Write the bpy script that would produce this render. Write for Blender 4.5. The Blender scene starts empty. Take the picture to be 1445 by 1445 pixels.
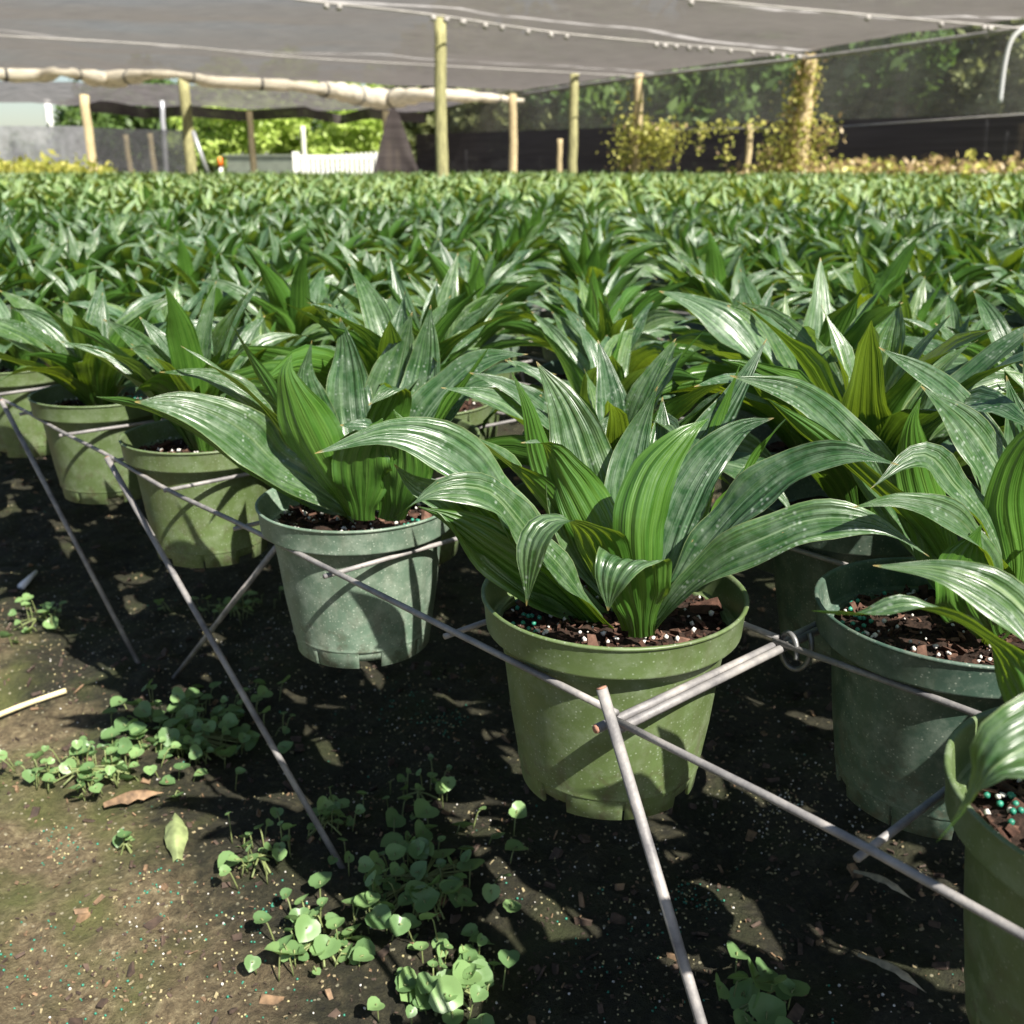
import bpy, math, random
import numpy as np
from math import radians, sin, cos, pi

S = bpy.context.scene
COL = S.collection
CAMH = 0.62
F = 1449.0 / 1445.0
TH = math.atan((722.5 - 235) / 1449.0)

# ------------------------------------------------------------------ camera
cd = bpy.data.cameras.new('camera')
cam = bpy.data.objects.new('camera', cd)
COL.objects.link(cam)
cam.location = (0, 0, CAMH)
cam.rotation_euler = (pi / 2 - TH, 0, 0)
cd.sensor_width = 36
cd.lens = 36 * F
cd.clip_start = 0.02
cd.clip_end = 2000
cd.dof.use_dof = True
cd.dof.focus_distance = 0.62
cd.dof.aperture_fstop = 14.0
S.camera = cam

# ------------------------------------------------------------------ sky, sun, exposure
SUN_EL = 48.0
SUN_H = (0.62, -0.785)           # horizontal direction towards the sun
w = bpy.data.worlds.new('World'); S.world = w; w.use_nodes = True
nt = w.node_tree
bg = nt.nodes['Background']
sky = nt.nodes.new('ShaderNodeTexSky'); sky.sky_type = 'NISHITA'
sky.sun_disc = False
sky.sun_elevation = radians(SUN_EL)
sky.sun_rotation = math.atan2(SUN_H[0], SUN_H[1])
nt.links.new(sky.outputs[0], bg.inputs[0])
bg.inputs[1].default_value = 0.05
sd = bpy.data.lights.new('sun', 'SUN'); so = bpy.data.objects.new('sun', sd); COL.objects.link(so)
sd.energy = 5.0; sd.angle = radians(0.5); sd.color = (1, .95, .86)
from mathutils import Vector
sv = Vector((SUN_H[0] * cos(radians(SUN_EL)), SUN_H[1] * cos(radians(SUN_EL)), sin(radians(SUN_EL))))
so.rotation_euler = sv.to_track_quat('Z', 'Y').to_euler()
so.location = (3, -4, 8)
S.view_settings.view_transform = 'Standard'
S.view_settings.look = 'None'
S.view_settings.exposure = 1.38
S.view_settings.gamma = 1
S.cycles.max_bounces = 8
S.cycles.transparent_max_bounces = 24
S.cycles.use_denoising = True

# ------------------------------------------------------------------ helpers
def ray(x, y):
    u = (x - 722.5) / 1449.0; v = (y - 722.5) / 1449.0
    c, s = cos(TH), sin(TH)
    return np.array([u, c - v * s, -s - v * c])
def at_z(x, y, z):
    d = ray(x, y); t = (z - CAMH) / d[2]
    p = d * t; p[2] += CAMH; return p
def at_y(x, y, Y):
    d = ray(x, y); p = d * (Y / d[1]); p[2] += CAMH; return p

def tag(o, label=None, cat=None, group=None, kind=None):
    if label: o['label'] = label
    if cat: o['category'] = cat
    if group: o['group'] = group
    if kind: o['kind'] = kind
    return o
def empty(name, loc, rz=0, label=None, cat=None, group=None):
    o = bpy.data.objects.new(name, None); COL.objects.link(o)
    o.location = loc; o.rotation_euler = (0, 0, rz); o.empty_display_size = .05
    return tag(o, label, cat, group)
def link(name, me, parent=None, loc=(0, 0, 0)):
    o = bpy.data.objects.new(name, me); COL.objects.link(o); o.parent = parent; o.location = loc
    return o

class MB:
    """collects polygons (all verts / quads / tris) for one mesh"""
    def __init__(s):
        s.v = []; s.f = []; s.m = []; s.uv = []; s.at = []; s.n = 0; s.sm = []
    def add(s, V, Fq, mi=0, uv=None, at=None, smooth=True):
        V = np.asarray(V, float).reshape(-1, 3)
        s.v.append(V)
        for f in Fq: s.f.append(tuple(int(i) + s.n for i in f))
        s.m += [mi] * len(Fq); s.sm += [smooth] * len(Fq)
        s.uv.append(np.zeros((len(V), 2)) if uv is None else uv)
        s.at.append(np.full(len(V), random.random()) if at is None else np.full(len(V), at))
        s.n += len(V)
        return s
    def mesh(s, name, mats):
        me = bpy.data.meshes.new(name)
        V = np.concatenate(s.v)
        me.from_pydata(V.tolist(), [], s.f)
        if not isinstance(mats, (list, tuple)): mats = [mats]
        for m in mats: me.materials.append(m)
        me.polygons.foreach_set('material_index', s.m)
        me.polygons.foreach_set('use_smooth', s.sm)
        lv = np.zeros(len(me.loops), int); me.loops.foreach_get('vertex_index', lv)
        ul = me.uv_layers.new(name='UVMap')
        ul.data.foreach_set('uv', np.concatenate(s.uv)[lv].ravel())
        a = me.attributes.new('rnd', 'FLOAT', 'POINT')
        a.data.foreach_set('value', np.concatenate(s.at))
        me.update(); me.validate()
        return me
    def build(s, name, mats, parent=None, loc=(0, 0, 0)):
        return link(name, s.mesh(name, mats), parent, loc)

def quads_mesh(name, V, Q, mats, uv=None, at=None, mi=None, smooth=True):
    """fast path: numpy quads"""
    me = bpy.data.meshes.new(name)
    n = len(Q)
    me.vertices.add(len(V)); me.vertices.foreach_set('co', V.astype(np.float32).ravel())
    me.loops.add(n * 4); me.loops.foreach_set('vertex_index', Q.astype(np.int32).ravel())
    me.polygons.add(n)
    me.polygons.foreach_set('loop_start', np.arange(0, n * 4, 4, dtype=np.int32))
    try: me.polygons.foreach_set('loop_total', np.full(n, 4, dtype=np.int32))
    except Exception: pass
    me.polygons.foreach_set('use_smooth', np.full(n, smooth))
    if not isinstance(mats, (list, tuple)): mats = [mats]
    for m in mats: me.materials.append(m)
    if mi is not None: me.polygons.foreach_set('material_index', mi.astype(np.int32))
    if uv is not None:
        ul = me.uv_layers.new(name='UVMap'); ul.data.foreach_set('uv', uv[Q.ravel()].astype(np.float32).ravel())
    if at is not None:
        a = me.attributes.new('rnd', 'FLOAT', 'POINT'); a.data.foreach_set('value', at.astype(np.float32))
    me.update(calc_edges=True)
    return me

def gridq(nu, nv):
    """quads for (nv+1) rows of (nu+1)"""
    q = []
    for j in range(nv):
        for i in range(nu):
            a = j * (nu + 1) + i
            q.append((a, a + nu + 1, a + nu + 2, a + 1))
    return np.array(q)
def norm(v):
    v = np.asarray(v, float); return v / (np.linalg.norm(v, axis=-1, keepdims=True) + 1e-12)
def spline(P, n):
    P = np.asarray(P, float)
    P = np.vstack([2 * P[0] - P[1], P, 2 * P[-1] - P[-2]])
    seg = len(P) - 3
    out = []
    for t in np.linspace(0, seg, n):
        k = min(int(t), seg - 1); u = t - k
        a, b, c, d = P[k:k + 4]
        out.append(.5 * ((2 * b) + (c - a) * u + (2 * a - 5 * b + 4 * c - d) * u * u + (3 * b - a - 3 * c + d) * u ** 3))
    out = np.array(out)
    # resample by arc length
    L = np.concatenate([[0], np.cumsum(np.linalg.norm(np.diff(out, axis=0), axis=1))])
    tt = np.linspace(0, L[-1], n)
    return np.stack([np.interp(tt, L, out[:, k]) for k in range(3)], 1)
def tube(mb, P, r, seg=8, mi=0, caps=True, n=None, at=None):
    P = np.asarray(P, float)
    if n: P = spline(P, n)
    T = norm(np.gradient(P, axis=0))
    rr = np.broadcast_to(np.asarray(r, float), (len(P),)) if np.ndim(r) else np.full(len(P), r)
    up = np.array([0, 0, 1.]) if abs(T[0][2]) < .9 else np.array([1., 0, 0])
    A = norm(np.cross(T[0], up)); V = []; uv = []
    for k in range(len(P)):
        A = norm(A - T[k] * np.dot(A, T[k])); B = np.cross(T[k], A)
        for s in range(seg):
            a = 2 * pi * s / seg
            V.append(P[k] + rr[k] * (cos(a) * A + sin(a) * B)); uv.append((s / seg, k / (len(P) - 1)))
    Q = [(k * seg + s, k * seg + (s + 1) % seg, (k + 1) * seg + (s + 1) % seg, (k + 1) * seg + s) for k in range(len(P) - 1) for s in range(seg)]
    if caps:
        Q.append(tuple(range(seg))[::-1]); Q.append(tuple((len(P) - 1) * seg + s for s in range(seg)))
    mb.add(V, Q, mi, np.array(uv), at)
def box(mb, lo, hi, mi=0, smooth=False):
    x0, y0, z0 = lo; x1, y1, z1 = hi
    V = [(x0, y0, z0), (x1, y0, z0), (x1, y1, z0), (x0, y1, z0), (x0, y0, z1), (x1, y0, z1), (x1, y1, z1), (x0, y1, z1)]
    mb.add(V, [(0, 3, 2, 1), (4, 5, 6, 7), (0, 1, 5, 4), (1, 2, 6, 5), (2, 3, 7, 6), (3, 0, 4, 7)], mi, smooth=smooth)

def vnoise(x, y, sc, seed):
    r = np.random.RandomState(seed); G = r.rand(257, 257)
    X = (x / sc) % 256; Y = (y / sc) % 256
    i = X.astype(int); j = Y.astype(int); u = X - i; v = Y - j
    u = u * u * (3 - 2 * u); v = v * v * (3 - 2 * v)
    return (G[i, j] * (1 - u) + G[i + 1, j] * u) * (1 - v) + (G[i, j + 1] * (1 - u) + G[i + 1, j + 1] * u) * v - .5

# ------------------------------------------------------------------ material helpers
def mat(name):
    m = bpy.data.materials.new(name); m.use_nodes = True
    nt = m.node_tree; nt.nodes.clear()
    out = nt.nodes.new('ShaderNodeOutputMaterial')
    return m, nt, out
def N(nt, t, **k):
    n = nt.nodes.new(t)
    for a, b in k.items():
        if a.startswith('_'): setattr(n, a[1:], b)
        else:
            key = a.replace('__', ' ')
            n.inputs[key].default_value = b
    return n
def L(nt, a, b): nt.links.new(a, b)
def ramp(nt, src, stops, interp='LINEAR'):
    r = nt.nodes.new('ShaderNodeValToRGB'); r.color_ramp.interpolation = interp
    e = r.color_ramp.elements
    while len(e) < len(stops): e.new(.5)
    for k, (p, c) in enumerate(stops):
        e[k].position = p; e[k].color = (*c, 1) if len(c) == 3 else c
    L(nt, src, r.inputs[0]); return r.outputs[0]
def g(v): return (v, v, v)
def noise(nt, sc, co=None, detail=4, rough=.55, vec_scale=None):
    n = nt.nodes.new('ShaderNodeTexNoise'); n.inputs['Scale'].default_value = sc
    n.inputs['Detail'].default_value = detail; n.inputs['Roughness'].default_value = rough
    if co is None: co = nt.nodes.new('ShaderNodeTexCoord').outputs['Object']
    if vec_scale:
        mp = nt.nodes.new('ShaderNodeMapping'); mp.inputs['Scale'].default_value = vec_scale
        L(nt, co, mp.inputs[0]); co = mp.outputs[0]
    L(nt, co, n.inputs['Vector']); return n.outputs[0]
def mix(nt, f, a, b, mode='MIX'):
    m = nt.nodes.new('ShaderNodeMix'); m.data_type = 'RGBA'; m.blend_type = mode
    for sock, v in ((m.inputs[0], f), (m.inputs[6], a), (m.inputs[7], b)):
        if hasattr(v, 'links'): L(nt, v, sock)
        elif isinstance(v, (int, float)): sock.default_value = v
        else: sock.default_value = (*v, 1) if len(v) == 3 else v
    return m.outputs[2]
def mth(nt, op, a, b=0.0, c=None):
    m = nt.nodes.new('ShaderNodeMath'); m.operation = op
    for k, v in enumerate((a, b) if c is None else (a, b, c)):
        if hasattr(v, 'links'): L(nt, v, m.inputs[k])
        else: m.inputs[k].default_value = v
    return m.outputs[0]
def bump(nt, h, strength, dist=.001):
    b = nt.nodes.new('ShaderNodeBump'); b.inputs['Strength'].default_value = strength
    b.inputs['Distance'].default_value = dist; L(nt, h, b.inputs['Height']); return b.outputs[0]
def setc(nt, sock, v):
    if hasattr(v, 'links'): L(nt, v, sock)
    elif isinstance(v, (int, float)): sock.default_value = v
    else: sock.default_value = (*v, 1)
def simple(name, colr, rough=.6, noise_sc=None, var=.3, bmp=0, metal=0, spec=.5, bdist=.002, vec=None):
    m, nt, out = mat(name)
    p = N(nt, 'ShaderNodeBsdfPrincipled', Roughness=rough, Metallic=metal)
    p.inputs['Specular IOR Level'].default_value = spec
    if noise_sc:
        n = noise(nt, noise_sc, vec_scale=vec)
        d = tuple(max(0, c * (1 - var)) for c in colr); l = tuple(min(1, c * (1 + var)) for c in colr)
        c = ramp(nt, n, [(.3, d), (.7, l)]); L(nt, c, p.inputs['Base Color'])
        if bmp: L(nt, bump(nt, n, bmp, bdist), p.inputs['Normal'])
    else: setc(nt, p.inputs['Base Color'], colr)
    L(nt, p.outputs[0], out.inputs[0]); return m

# ---- dragon-lily leaf: dark pleated upper side, yellower translucent underside
def leaf_material(name, dark=(.022, .062, .018), light=(.098, .178, .060), tr=(.34, .50, .03), streak=(.42, .47, .33), trf=.27, rough=.30):
    m, nt, out = mat(name)
    tc = nt.nodes.new('ShaderNodeTexCoord')
    sx = nt.nodes.new('ShaderNodeSeparateXYZ'); L(nt, tc.outputs['UV'], sx.inputs[0])
    at = nt.nodes.new('ShaderNodeAttribute'); at.attribute_name = 'rnd'
    oi = nt.nodes.new('ShaderNodeObjectInfo')
    rnd = at.outputs['Fac']
    cx = nt.nodes.new('ShaderNodeCombineXYZ')
    L(nt, mth(nt, 'MULTIPLY', sx.outputs[0], 15.0), cx.inputs[0])
    L(nt, mth(nt, 'MULTIPLY', sx.outputs[1], 1.3), cx.inputs[1])
    L(nt, mth(nt, 'MULTIPLY', rnd, 61.0), cx.inputs[2])
    n1 = nt.nodes.new('ShaderNodeTexNoise'); n1.inputs['Scale'].default_value = 1; n1.inputs['Detail'].default_value = 3
    L(nt, cx.outputs[0], n1.inputs['Vector'])
    # fine parallel veins
    fine = mth(nt, 'SINE', mth(nt, 'MULTIPLY', sx.outputs[0], 2 * pi * 22))
    wob = noise(nt, 3.0, cx.outputs[0], 1, .5, (.35, 1, 1))
    pleat = mth(nt, 'COSINE', mth(nt, 'ADD', mth(nt, 'MULTIPLY', sx.outputs[0], 2 * pi * 5), mth(nt, 'MULTIPLY', wob, 5.0)))
    pl01 = mth(nt, 'MULTIPLY_ADD', pleat, .5, .5)
    str_ = ramp(nt, n1.outputs[0], [(.44, g(0)), (.66, g(1))])
    f1 = mth(nt, 'ADD', mth(nt, 'MULTIPLY', pl01, .16), mth(nt, 'MULTIPLY', str_, .55))
    f1 = mth(nt, 'ADD', f1, mth(nt, 'MULTIPLY', fine, .03))
    c1 = mix(nt, f1, dark, light)
    # pale streaks along the mid blade: leaf stripes with whitish sheen painted in
    stk = ramp(nt, n1.outputs[0], [(.58, g(0)), (.74, g(1))])
    mid = ramp(nt, sx.outputs[0], [(.1, g(0)), (.35, g(1)), (.65, g(1)), (.9, g(0))])
    c1 = mix(nt, mth(nt, 'MULTIPLY', mth(nt, 'MULTIPLY', stk, mid), .45), c1, streak)
    # leaf to leaf tone
    tone = ramp(nt, rnd, [(0, (.65, .8, .9)), (.35, (.85, .95, .95)), (.6, (1.05, 1.05, .95)), (.85, (1.12, 1.12, .9)), (1, (1.4, 1.3, .8))])
    c1 = mix(nt, 1.0, c1, tone, 'MULTIPLY')
    # dried residue drops
    vo = nt.nodes.new('ShaderNodeTexVoronoi'); vo.inputs['Scale'].default_value = 260; L(nt, tc.outputs['Object'], vo.inputs['Vector'])
    big = noise(nt, 40, tc.outputs['Object'], 3)
    dots = mth(nt, 'MULTIPLY', ramp(nt, vo.outputs['Distance'], [(.02, g(1)), (.36, g(0))]), ramp(nt, big, [(.50, g(0)), (.62, g(.55))]))
    film = ramp(nt, noise(nt, 90, tc.outputs['Object'], 6, .7), [(.42, g(0)), (.8, g(.40))])
    c1 = mix(nt, film, c1, (.28, .35, .26))
    c1 = mix(nt, dots, c1, (.50, .56, .50))
    # brown scar marks, tip
    sc = nt.nodes.new('ShaderNodeTexNoise'); sc.inputs['Scale'].default_value = 3.0; sc.inputs['Detail'].default_value = 5
    mp = nt.nodes.new('ShaderNodeCombineXYZ')
    L(nt, mth(nt, 'MULTIPLY', sx.outputs[0], 2.), mp.inputs[0]); L(nt, mth(nt, 'MULTIPLY', sx.outputs[1], 4.), mp.inputs[1]); L(nt, mth(nt, 'MULTIPLY', rnd, 97), mp.inputs[2])
    L(nt, mp.outputs[0], sc.inputs['Vector'])
    scar = ramp(nt, sc.outputs[0], [(.735, g(0)), (.755, g(1))])
    c1 = mix(nt, scar, c1, (.33, .22, .10))
    tip = ramp(nt, sx.outputs[1], [(.975, g(0)), (.99, g(1))])
    c1 = mix(nt, tip, c1, (.26, .20, .07))
    edge = ramp(nt, mth(nt, 'ABSOLUTE', mth(nt, 'SUBTRACT', sx.outputs[0], .5)), [(.475, g(0)), (.495, g(1))])
    c1 = mix(nt, mth(nt, 'MULTIPLY', edge, .35), c1, (.30, .36, .16))
    # underside
    cu = mix(nt, f1, (.035, .10, .012), (.10, .20, .035))
    geo = nt.nodes.new('ShaderNodeNewGeometry')
    col = mix(nt, geo.outputs['Backfacing'], c1, cu)
    p = N(nt, 'ShaderNodeBsdfPrincipled', Roughness=rough)
    p.inputs['Specular IOR Level'].default_value = .65
    L(nt, col, p.inputs['Base Color'])
    rr = mth(nt, 'ADD', mth(nt, 'MULTIPLY', film, .3), rough); L(nt, rr, p.inputs['Roughness'])
    h = mth(nt, 'ADD', mth(nt, 'MULTIPLY', pleat, .7), mth(nt, 'MULTIPLY', fine, .12))
    h = mth(nt, 'ADD', h, mth(nt, 'MULTIPLY', n1.outputs[0], .9))
    h = mth(nt, 'ADD', h, mth(nt, 'MULTIPLY', noise(nt, 55, tc.outputs['Object'], 2), 1.6))
    bn = bump(nt, h, .42, .0015); L(nt, bn, p.inputs['Normal'])
    t = nt.nodes.new('ShaderNodeBsdfTranslucent')
    tcx = mix(nt, f1, tuple(c * .45 for c in tr), tr)
    tcx = mix(nt, 1.0, tcx, tone, 'MULTIPLY')
    L(nt, tcx, t.inputs[0]); L(nt, bn, t.inputs['Normal'])
    ms = nt.nodes.new('ShaderNodeMixShader'); ms.inputs[0].default_value = trf
    L(nt, p.outputs[0], ms.inputs[1]); L(nt, t.outputs[0], ms.inputs[2]); L(nt, ms.outputs[0], out.inputs[0])
    return m

def foliage_material(name, a, b, tr, trf=.35, rough=.5):
    m, nt, out = mat(name)
    at = nt.nodes.new('ShaderNodeAttribute'); at.attribute_name = 'rnd'
    c = ramp(nt, at.outputs['Fac'], [(0, a), (1, b)])
    p = N(nt, 'ShaderNodeBsdfPrincipled', Roughness=rough); L(nt, c, p.inputs['Base Color'])
    t = nt.nodes.new('ShaderNodeBsdfTranslucent'); L(nt, mix(nt, .5, c, tr), t.inputs[0])
    ms = nt.nodes.new('ShaderNodeMixShader'); ms.inputs[0].default_value = trf
    L(nt, p.outputs[0], ms.inputs[1]); L(nt, t.outputs[0], ms.inputs[2]); L(nt, ms.outputs[0], out.inputs[0])
    return m

def pot_material(name, col, spot=.5, dust=.25):
    m, nt, out = mat(name)
    tc = nt.nodes.new('ShaderNodeTexCoord')
    big = noise(nt, 14, tc.outputs['Object'], 5, .6)
    c = mix(nt, ramp(nt, big, [(.35, g(0)), (.7, g(1))]), tuple(x * .82 for x in col), tuple(min(1, x * 1.15) for x in col))
    vo = nt.nodes.new('ShaderNodeTexVoronoi'); vo.inputs['Scale'].default_value = 430; vo.inputs['Randomness'].default_value = 1
    L(nt, tc.outputs['Object'], vo.inputs['Vector'])
    sxx = nt.nodes.new('ShaderNodeSeparateColor'); L(nt, vo.outputs['Color'], sxx.inputs[0])
    keep = ramp(nt, mth(nt, 'ADD', sxx.outputs[0], mth(nt, 'MULTIPLY', big, .5)), [(.78 , g(0)), (1.0, g(1))])
    d = mth(nt, 'MULTIPLY', ramp(nt, vo.outputs['Distance'], [(.10, g(1)), (.34, g(0))]), keep)
    df = noise(nt, 60, tc.outputs['Object'], 8, .75)
    c = mix(nt, ramp(nt, df, [(.45, g(0)), (.8, g(dust))]), c, (.42, .46, .38))
    c = mix(nt, mth(nt, 'MULTIPLY', d, spot * .7), c, (.48, .53, .44))
    # scuff lines
    scf = noise(nt, 30, tc.outputs['Object'], 6, .7, (1, 1, 14))
    c = mix(nt, ramp(nt, scf, [(.68, g(0)), (.76, g(.25))]), c, (.5, .5, .4))
    stn = noise(nt, 16, tc.outputs['Object'], 7, .7, (1, 1, .22))
    c = mix(nt, ramp(nt, stn, [(.52, g(0)), (.72, g(.45))]), c, (.085, .075, .045))
    zz_ = nt.nodes.new('ShaderNodeSeparateXYZ'); L(nt, tc.outputs['Object'], zz_.inputs[0])
    spl = mth(nt, 'MULTIPLY', ramp(nt, noise(nt, 70, tc.outputs['Object'], 6, .7), [(.5, g(0)), (.62, g(.6))]), ramp(nt, mth(nt, 'MULTIPLY', zz_.outputs[2], 10.0), [(.05, g(1)), (.65, g(0))]))
    c = mix(nt, spl, c, (.06, .045, .028))
    p = N(nt, 'ShaderNodeBsdfPrincipled', Roughness=.42); L(nt, c, p.inputs['Base Color'])
    L(nt, ramp(nt, df, [(.3, g(.36)), (.8, g(.66))]), p.inputs['Roughness'])
    L(nt, bump(nt, df, .12, .0006), p.inputs['Normal'])
    t = nt.nodes.new('ShaderNodeBsdfTranslucent'); t.inputs[0].default_value = (*[min(1, x * 1.8) for x in col], 1)
    ms = nt.nodes.new('ShaderNodeMixShader'); ms.inputs[0].default_value = .07
    L(nt, p.outputs[0], ms.inputs[1]); L(nt, t.outputs[0], ms.inputs[2]); L(nt, ms.outputs[0], out.inputs[0])
    return m

def cloth_material(name, col, transp, trl=.5, sc=30, tw=.4, vec=None, woven=False, seams=()):
    m, nt, out = mat(name)
    n = noise(nt, sc, None, 4, .6, vec)
    n2 = noise(nt, .5, None, 3, .6)
    c = ramp(nt, n, [(.3, tuple(x * .68 for x in col)), (.7, tuple(min(1, x * 1.32) for x in col))])
    d = N(nt, 'ShaderNodeBsdfDiffuse'); L(nt, c, d.inputs[0])
    t = nt.nodes.new('ShaderNodeBsdfTranslucent'); L(nt, c, t.inputs[0])
    a = nt.nodes.new('ShaderNodeMixShader'); a.inputs[0].default_value = trl
    L(nt, d.outputs[0], a.inputs[1]); L(nt, t.outputs[0], a.inputs[2])
    tp = nt.nodes.new('ShaderNodeBsdfTransparent')
    b = nt.nodes.new('ShaderNodeMixShader')
    f = mth(nt, 'MULTIPLY', ramp(nt, n2, [(.3, g(1 - tw)), (.7, g(1.0))]), transp)
    if woven:
        lw = nt.nodes.new('ShaderNodeLayerWeight'); lw.inputs[0].default_value = .5
        f = mth(nt, 'MULTIPLY', f, mth(nt, 'MINIMUM', mth(nt, 'POWER', mth(nt, 'MULTIPLY', mth(nt, 'SUBTRACT', 1.0, lw.outputs['Facing']), 1.3), 1.5), 1.0))
    L(nt, f, b.inputs[0]); L(nt, a.outputs[0], b.inputs[1]); L(nt, tp.outputs[0], b.inputs[2])
    last = b.outputs[0]
    if seams:                                   # laced gaps between the cloth panels, covered by a thin white strip
        geo = nt.nodes.new('ShaderNodeNewGeometry'); sp_ = nt.nodes.new('ShaderNodeSeparateXYZ'); L(nt, geo.outputs['Position'], sp_.inputs[0])
        tot = None
        dash = ramp(nt, noise(nt, 2.2, geo.outputs['Position'], 2), [(.36, g(.25)), (.5, g(1))])
        for (p0, p1, hw) in seams:
            d = np.array(p1[:2]) - np.array(p0[:2]); d /= np.linalg.norm(d); n0, n1 = -d[1], d[0]; c0 = -(n0 * p0[0] + n1 * p0[1])
            e = mth(nt, 'ABSOLUTE', mth(nt, 'ADD', mth(nt, 'ADD', mth(nt, 'MULTIPLY', sp_.outputs[0], float(n0)), mth(nt, 'MULTIPLY', sp_.outputs[1], float(n1))), float(c0)))
            k_ = mth(nt, 'LESS_THAN', e, hw)
            tot = k_ if tot is None else mth(nt, 'MAXIMUM', tot, k_)
        tw_ = nt.nodes.new('ShaderNodeBsdfTranslucent'); tw_.inputs[0].default_value = (.30, .285, .27, 1)
        ms = nt.nodes.new('ShaderNodeMixShader'); L(nt, mth(nt, 'MULTIPLY', tot, dash), ms.inputs[0]); L(nt, last, ms.inputs[1]); L(nt, tw_.outputs[0], ms.inputs[2]); last = ms.outputs[0]
    L(nt, last, out.inputs[0]); return m

M_leaf = leaf_material('leaf_green')
M_leaf2 = leaf_material('leaf_sheen', tr=(.28, .46, .05), dark=(.026, .070, .020), light=(.19, .29, .13), streak=(.52, .56, .42))  # paler leaf copy, silvery sheen and highlights painted into its colours
M_leaf3 = leaf_material('leaf_far_sheen', dark=(.12, .20, .045), light=(.42, .54, .24), tr=(.55, .62, .05), streak=(.6, .62, .42), trf=.33, rough=.32)  # far leaves: bright sheen painted in as a much lighter colour
M_pots = [pot_material('pot_olive', (.092, .135, .046), .5), pot_material('pot_sage', (.115, .175, .125), 1.0, .6),
          pot_material('pot_dark_green', (.050, .092, .068), .6, .35), pot_material('pot_moss', (.085, .125, .045), .3)]
M_soil = simple('potting_soil', (.022, .013, .009), .95, 350, .6, .8, spec=.2)
M_bark = simple('bark_chip', (.05, .025, .017), .85, 180, .6, .5, spec=.2)
M_bark2 = simple('bark_chip_pale', (.10, .055, .038), .85, 180, .5, .5, spec=.2)
M_perl = simple('perlite', (.50, .48, .44), .8, 300, .15, .4)
M_bead = simple('fertilizer_bead', (.02, .17, .11), .45, 300, .3, .1)
M_beadc = simple('granule_cream', (.32, .28, .14), .6, 300, .3, .2)

# ---- weathered coated rod
m, nt_, out = mat('weathered_rod')
n_ = noise(nt_, 40, None, 6, .65); n2_ = noise(nt_, 400, None, 3)
c_ = ramp(nt_, n_, [(.30, (.10, .095, .10)), (.5, (.20, .19, .185)), (.68, (.32, .295, .275))])
c_ = mix(nt_, ramp(nt_, noise(nt_, 60, None, 6, .7), [(.70, g(0)), (.76, g(.8))]), c_, (.22, .11, .06))
p_ = N(nt_, 'ShaderNodeBsdfPrincipled', Roughness=.6, Metallic=.15); L(nt_, c_, p_.inputs['Base Color'])
L(nt_, bump(nt_, n2_, .3, .0008), p_.inputs['Normal']); L(nt_, p_.outputs[0], out.inputs[0]); M_rod = m
M_rust = simple('rusty_cut_end', (.30, .15, .10), .8, 300, .3, .3)
M_wire = simple('tie_wire', (.16, .16, .16), .45, 200, .3, .2, metal=.5)

# ------------------------------------------------------------------ leaves
WT = [0, .06, .16, .32, .52, .70, .84, .93, .975, 1.0]
WW = [.40, .38, .50, .86, 1.0, .80, .46, .19, .06, .015]
def leaf_geo(P, W, side, nu=8, nv=12, cup=.18, twist=0., wave=.0, pleat=.0, seed=0, wt=None):
    """P control points base->tip, side vector(s): upper face normal = tangent x side"""
    r = random.Random(seed)
    C = spline(P, nv + 1)
    T = norm(np.gradient(C, axis=0))
    t = np.linspace(0, 1, nv + 1)
    w = np.interp(t, WT, WW) * W * .5
    side = np.asarray(side, float)
    if side.ndim == 1: side = np.tile(side, (nv + 1, 1))
    else: side = np.stack([np.interp(t, np.linspace(0, 1, len(side)), side[:, k]) for k in range(3)], 1)
    Sd = norm(side - T * np.sum(side * T, 1)[:, None])
    Nn = np.cross(T, Sd)
    tw = twist * t ** 1.5
    S2 = Sd * np.cos(tw)[:, None] + Nn * np.sin(tw)[:, None]; N2 = -Sd * np.sin(tw)[:, None] + Nn * np.cos(tw)[:, None]
    x = np.linspace(-1, 1, nu + 1)
    ph = r.random() * 6; fr = 2.2 + r.random() * 1.6
    cupv = cup * (1.25 - .7 * t)
    off = (np.abs(x)[None, :] ** 1.5) * (w * cupv * 1.6)[:, None]
    off = off + wave * W * (np.abs(x)[None, :] ** 2) * np.sin(fr * 2 * pi * t + ph)[:, None] * np.sign(x)[None, :] * np.sin(pi * t)[:, None]
    off = off + pleat * np.cos(x * pi * 5)[None, :] * (w / (W * .5))[:, None] * (1 - x ** 4)[None, :]
    V = C[:, None, :] + S2[:, None, :] * (x[None, :, None] * w[:, None, None] * (1 - .12 * cupv[:, None, None])) + N2[:, None, :] * off[:, :, None]
    uv = np.stack([np.tile((x + 1) / 2, (nv + 1, 1)), np.tile(t[:, None], (1, nu + 1))], 2)
    return V.reshape(-1, 3), uv.reshape(-1, 2)

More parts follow.
